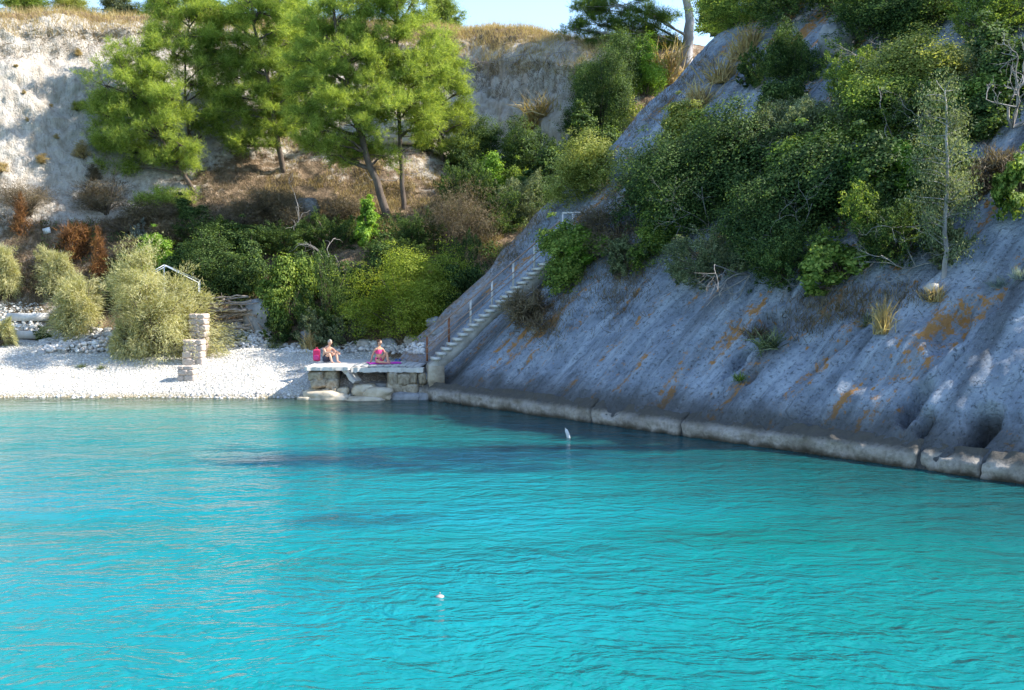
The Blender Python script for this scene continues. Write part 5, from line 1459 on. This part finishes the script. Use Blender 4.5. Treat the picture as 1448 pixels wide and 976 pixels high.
# ================================================================== PEOPLE
def person(loc, J, E, root, head_c, face_dir, hands, mat, label, hair, suits, tail=False):
    """J: joint -> (pos, radius); E: edges; hands: list of (wrist joint, direction, palm normal)"""
    names = list(J); idx = {n_: i for i, n_ in enumerate(names)}
    me = bpy.data.meshes.new('body_cage')
    me.from_pydata([J[n_][0] for n_ in names], [(idx[a_], idx[b_]) for a_, b_ in E], [])
    ob = bpy.data.objects.new('body_cage', me); COL.objects.link(ob)
    sk = ob.modifiers.new('skin', 'SKIN')
    if not me.skin_vertices: 
        me.attributes
    for n_, v in zip(names, me.skin_vertices[0].data):
        r_ = J[n_][1]; v.radius = r_ if isinstance(r_, tuple) else (r_, r_); v.use_root = (n_ == root)
    sub = ob.modifiers.new('sub', 'SUBSURF'); sub.levels = 2; sub.render_levels = 2
    dg = bpy.context.evaluated_depsgraph_get(); ev = ob.evaluated_get(dg); m2 = ev.to_mesh()
    V = np.array([v.co[:] for v in m2.vertices]); FQ = [list(p_.vertices) for p_ in m2.polygons]
    NR = np.array([v.normal[:] for v in m2.vertices])
    ev.to_mesh_clear(); bpy.data.objects.remove(ob)
    q4 = np.array([f for f in FQ if len(f) == 4]); t3 = np.array([f for f in FQ if len(f) == 3]).reshape(-1, 3)
    B = MB(); B.add(V, q4, t3)
    # head
    f_ = unit(np.array(face_dir, float)); up_ = np.array([0, 0, 1.0]); up_ = unit(up_ - f_ * (up_ @ f_)); sd = np.cross(f_, up_)
    Hv, Ht = ico(4); L_ = Hv.copy()        # local: x side, y forward, z up
    X_, Y_, Z_ = L_.T
    jaw = 1 - .22 * np.clip(-Z_, 0, 1)
    hx, hy, hz = X_ * .074 * jaw, Y_ * .094 * (1 - .10 * np.clip(-Z_, 0, 1)), Z_ * .115
    nose = np.exp(-((X_ / .16) ** 2 + ((Z_ + .12) / .20) ** 2)) * (Y_ > 0); hy = hy + .024 * nose
    eye = (np.exp(-(((np.abs(X_) - .38) / .16) ** 2 + ((Z_ - .06) / .12) ** 2)) * (Y_ > 0)); hy = hy - .010 * eye
    mouth = np.exp(-((X_ / .30) ** 2 + ((Z_ + .50) / .07) ** 2)) * (Y_ > 0); hy = hy - .006 * mouth
    ear = np.exp(-(((Y_) / .18) ** 2 + ((Z_ + .02) / .22) ** 2)) * (np.abs(X_) > .8); hx = hx * (1 + .18 * ear)
    hc = np.array(head_c)
    Hw = hc + hx[:, None] * sd + hy[:, None] * f_ + hz[:, None] * up_
    B.add(Hw, None, Ht)
    # fingers
    for wr, dr_, nrm_ in hands:
        w_ = np.array(J[wr][0]); d_ = unit(np.array(dr_, float)); n_ = unit(np.array(nrm_, float) - d_ * (np.array(nrm_) @ d_)); s_ = np.cross(d_, n_)
        for k, ln in enumerate((.070, .080, .075, .060)):
            b_ = w_ + d_ * .055 + s_ * (-.03 + .02 * k)
            B.tube([b_, b_ + d_ * ln * .45 - n_ * .004, b_ + d_ * ln * .8 - n_ * .018, b_ + d_ * ln * .95 - n_ * .034], [.0095, .009, .008, .006], 6)
        b_ = w_ + d_ * .02 - s_ * .03
        B.tube([b_, b_ + d_ * .03 - s_ * .022, b_ + d_ * .058 - s_ * .03 - n_ * .012], [.011, .010, .007], 6)
    e = tag(empty('person', loc), label, 'person')
    link('body', B.mesh('body', True), M[mat], e)
    # hair: shell over the skull
    keep = (Z_ > .15) & ((Y_ < .55) | (Z_ > .62)) | ((Y_ < -.1) & (Z_ > -.55))
    Hh = hc + (hx * 1.09)[:, None] * sd + (hy * 1.09 - .004)[:, None] * f_ + (hz * 1.09)[:, None] * up_
    fk = Ht[keep[Ht].all(1)]
    HB = MB(); HB.add(Hh, None, fk)
    if tail:
        a_ = hc - f_ * .085 + up_ * .06
        HB.tube([a_ - f_ * -.02, a_ - f_ * .035, a_ - f_ * .06 - up_ * .02], [.03, .045, .02], 8)
    link('hair', HB.mesh('hair', True), M[hair], e)
    cen = V[q4].mean(1)
    for nm, mt, pts, rad in suits:
        pts = np.array(pts); dmin = np.min(np.linalg.norm(cen[:, None] - pts[None], axis=2), axis=1)
        f4 = q4[dmin < rad]
        if len(f4): SB = MB(); SB.add(V + NR * .009, f4); link(nm, SB.mesh(nm, True), M[mt], e)
    return e
def vadd(*a): return tuple(np.sum([np.array(x) for x in a], 0))
# man: knees drawn up, leaning forward over his legs, facing right and to the water
f_ = np.array([.72, -.69, 0]); l_ = np.array([.69, .72, 0]); z1 = np.array([0, 0, 1.])
J = {'pelvis': (tuple(z1 * .13), (.15, .12)), 'waist': (tuple(z1 * .30 - f_ * .02), (.135, .105)), 'chest': (tuple(z1 * .47 + f_ * .06), (.165, .12)), 'collar': (tuple(z1 * .58 + f_ * .13), (.10, .085)), 'neck': (tuple(z1 * .655 + f_ * .19), .055), 'skull': (tuple(z1 * .72 + f_ * .23), .055)}
E = [('pelvis', 'waist'), ('waist', 'chest'), ('chest', 'collar'), ('collar', 'neck'), ('neck', 'skull')]
for s_, nm in ((1, 'l'), (-1, 'r')):
    J['hip' + nm] = (tuple(z1 * .12 + l_ * .10 * s_ + f_ * .04), .095); J['knee' + nm] = (tuple(z1 * (.46 if s_ > 0 else .40) + l_ * .15 * s_ + f_ * .40), .058)
    J['shin' + nm] = (tuple(z1 * .26 + l_ * .15 * s_ + f_ * .50), .052); J['ankle' + nm] = (tuple(z1 * .07 + l_ * .14 * s_ + f_ * .56), .036); J['toe' + nm] = (tuple(z1 * .03 + l_ * .16 * s_ + f_ * .72), .028)
    J['shoulder' + nm] = (tuple(z1 * .55 + l_ * .19 * s_ + f_ * .12), .062); J['elbow' + nm] = (tuple(z1 * .42 + l_ * .26 * s_ + f_ * .34), .042)
    J['wrist' + nm] = (tuple(z1 * .44 + l_ * .15 * s_ + f_ * .54), .028); J['palm' + nm] = (tuple(z1 * .43 + l_ * .13 * s_ + f_ * .61), (.038, .020))
    E += [('pelvis', 'hip' + nm), ('hip' + nm, 'knee' + nm), ('knee' + nm, 'shin' + nm), ('shin' + nm, 'ankle' + nm), ('ankle' + nm, 'toe' + nm), ('collar', 'shoulder' + nm), ('shoulder' + nm, 'elbow' + nm), ('elbow' + nm, 'wrist' + nm), ('wrist' + nm, 'palm' + nm)]
mp = WZ(461, 513, DZ)
person(mp + np.array([0, 0, .0]), J, E, 'pelvis', tuple(z1 * .80 + f_ * .27), f_ + np.array([0, 0, -.25]), [('palml', f_ * .8 - z1 * .5, z1), ('palmr', f_ * .8 - z1 * .5, z1)], 'skin2',
       'bare-chested person hunched over drawn-up knees on the concrete deck', 'hair_grey', [('swim_trunks', 'darkcloth', [z1 * .10, z1 * .13 + f_ * .08 + l_ * .1, z1 * .13 + f_ * .08 - l_ * .1, z1 * .2 + f_ * .15 + l_ * .11, z1 * .2 + f_ * .15 - l_ * .11], .155)])
# woman: upright torso leaning on straight arms, one knee raised, other leg folded flat
f_ = np.array([.62, -.78, 0]); l_ = np.array([.78, .62, 0])
J = {'pelvis': (tuple(z1 * .12), (.145, .12)), 'waist': (tuple(z1 * .29 - f_ * .02), (.105, .085)), 'chest': (tuple(z1 * .46 - f_ * .02), (.135, .105)), 'collar': (tuple(z1 * .575 + f_ * .0), (.08, .07)), 'neck': (tuple(z1 * .655 + f_ * .02), .044), 'skull': (tuple(z1 * .72 + f_ * .035), .048)}
E = [('pelvis', 'waist'), ('waist', 'chest'), ('chest', 'collar'), ('collar', 'neck'), ('neck', 'skull')]
legs = {'l': [z1 * .12 + l_ * .1 + f_ * .04, z1 * .44 + l_ * .14 + f_ * .32, z1 * .25 + l_ * .13 + f_ * .40, z1 * .06 + l_ * .12 + f_ * .44, z1 * .03 + l_ * .13 + f_ * .60],
        'r': [z1 * .11 - l_ * .1 + f_ * .05, z1 * .09 - l_ * .26 + f_ * .38, z1 * .07 - l_ * .10 + f_ * .46, z1 * .045 + l_ * .06 + f_ * .48, z1 * .03 + l_ * .18 + f_ * .50]}
arms = {'l': [z1 * .545 + l_ * .165, z1 * .32 + l_ * .27 + f_ * .10, z1 * .07 + l_ * .32 + f_ * .24, z1 * .025 + l_ * .335 + f_ * .30],
        'r': [z1 * .545 - l_ * .165, z1 * .30 - l_ * .24 - f_ * .10, z1 * .07 - l_ * .26 - f_ * .17, z1 * .025 - l_ * .28 - f_ * .22]}
for nm in 'lr':
    for j, r_ in zip(('hip', 'knee', 'shin', 'ankle', 'toe'), (.09, .055, .048, .033, .025)): J[j + nm] = (tuple(legs[nm][('hip', 'knee', 'shin', 'ankle', 'toe').index(j)]), r_)
    for j, r_ in zip(('shoulder', 'elbow', 'wrist', 'palm'), (.05, .034, .024, (.034, .018))): J[j + nm] = (tuple(arms[nm][('shoulder', 'elbow', 'wrist', 'palm').index(j)]), r_)
    E += [('pelvis', 'hip' + nm), ('hip' + nm, 'knee' + nm), ('knee' + nm, 'shin' + nm), ('shin' + nm, 'ankle' + nm), ('ankle' + nm, 'toe' + nm), ('collar', 'shoulder' + nm), ('shoulder' + nm, 'elbow' + nm), ('elbow' + nm, 'wrist' + nm), ('wrist' + nm, 'palm' + nm)]
wp = WZ(536, 514, DZ + .03)
person(wp, J, E, 'pelvis', tuple(z1 * .80 + f_ * .05), np.array([.85, -.5, -.1]), [('palml', f_ + l_ * .3 - z1 * .1, z1), ('palmr', -f_ - l_ * .3 - z1 * .1, z1)], 'skin',
       'person in pink bikini sitting on magenta towel leaning on straight arms', 'hair_brown',
       [('bikini_top', 'bikini', [z1 * .46 + f_ * .08 + l_ * .06, z1 * .46 + f_ * .08 - l_ * .06, z1 * .45 + l_ * .12, z1 * .45 - l_ * .12, z1 * .44 - f_ * .1], .078), ('bikini_bottom', 'bikini', [z1 * .10, z1 * .12 + l_ * .06, z1 * .12 - l_ * .06, z1 * .14 - f_ * .05], .135)], tail=True)
def cloth(name, c, w, dpt, mat, label, seed, rz=0, t=.02):
    rg = np.random.default_rng(seed); n_ = 22
    u = np.linspace(-.5, .5, n_); U, V_ = np.meshgrid(u, u, indexing='ij')
    z_ = .012 + .018 * (1 + fbm(np.stack([U * 6, V_ * 6, U * 0 + seed], -1), 3, seed))
    ca, sa = math.cos(rz), math.sin(rz); x = U * w + .04 * fbm(np.stack([V_ * 4, U * 0, U * 0], -1), 2, seed); y = V_ * dpt + .04 * fbm(np.stack([U * 4, U * 0 + 5, U * 0], -1), 2, seed)
    top = np.stack([x * ca - y * sa, x * sa + y * ca, z_], -1).reshape(-1, 3); bot = top - np.array([0, 0, .010])
    Fc = grid_faces(n_, n_); T = MB(); T.add(np.concatenate([top, bot]), np.concatenate([Fc, Fc[:, ::-1] + n_ * n_]))
    o = tag(link(name, T.mesh(name, True), M[mat]), label, 'towel'); o.location = c; return o
cloth('beach_towel', WZ(540, 514, DZ + .022) + np.array([.10, -.05, 0]), 1.25, 1.0, 'magenta', 'crumpled magenta towel spread under the sitting person', 5, .3)
# red backpack behind the man, sandals
bp = WZ(448, 511, DZ); bag = tag(empty('backpack', bp), 'red backpack standing behind the hunched person', 'bag')
V, T_ = rock_geo((.16, .11, .27), 3, 4, .05, .75); V[:, 2] += .24; link('main_bag', mesh_np('main_bag', V, T_, True), M['redcloth'], bag)
V, T_ = rock_geo((.12, .05, .12), 4, 3, .05, .7); V += np.array([0, -.11, .16]); link('front_pocket', mesh_np('front_pocket', V, T_, True), M['bikini'], bag)
T = MB(); T.tube(bez(np.array([-.05, 0, .48]), np.array([0, 0, .60]), np.array([.05, 0, .48]), 7), .014, 6); link('carry_loop', T.mesh('carry_loop', True), M['redcloth'], bag)
for k, dx in enumerate((0, .14)):
    sp_ = WZ(560, 510, DZ + .03) + np.array([dx, .06 * k, 0]); sd_ = tag(empty('sandal', sp_, R(70 + 25 * k)), 'blue rubber sandal lying on the grey planks beside the towel', 'sandal', 'pair of sandals')
    an = np.linspace(0, 2 * math.pi, 18, endpoint=False); ol = np.stack([.13 * np.cos(an), .046 * np.sin(an) * (1 + .18 * np.cos(an)), an * 0], -1)
    T = MB(); T.add(np.concatenate([ol, ol + np.array([0, 0, .022])]), [[i, (i + 1) % 18, 18 + (i + 1) % 18, 18 + i] for i in range(18)], [[18, 18 + i, 19 + i] for i in range(1, 17)] + [[0, i + 1, i] for i in range(1, 17)]); link('sole', T.mesh('sole'), M['blue'], sd_)
    T = MB(); T.tube(bez(np.array([.02, -.045, .02]), np.array([.04, 0, .10]), np.array([.02, .045, .02]), 8), .011, 6); link('strap', T.mesh('strap', True), M['blue'], sd_)
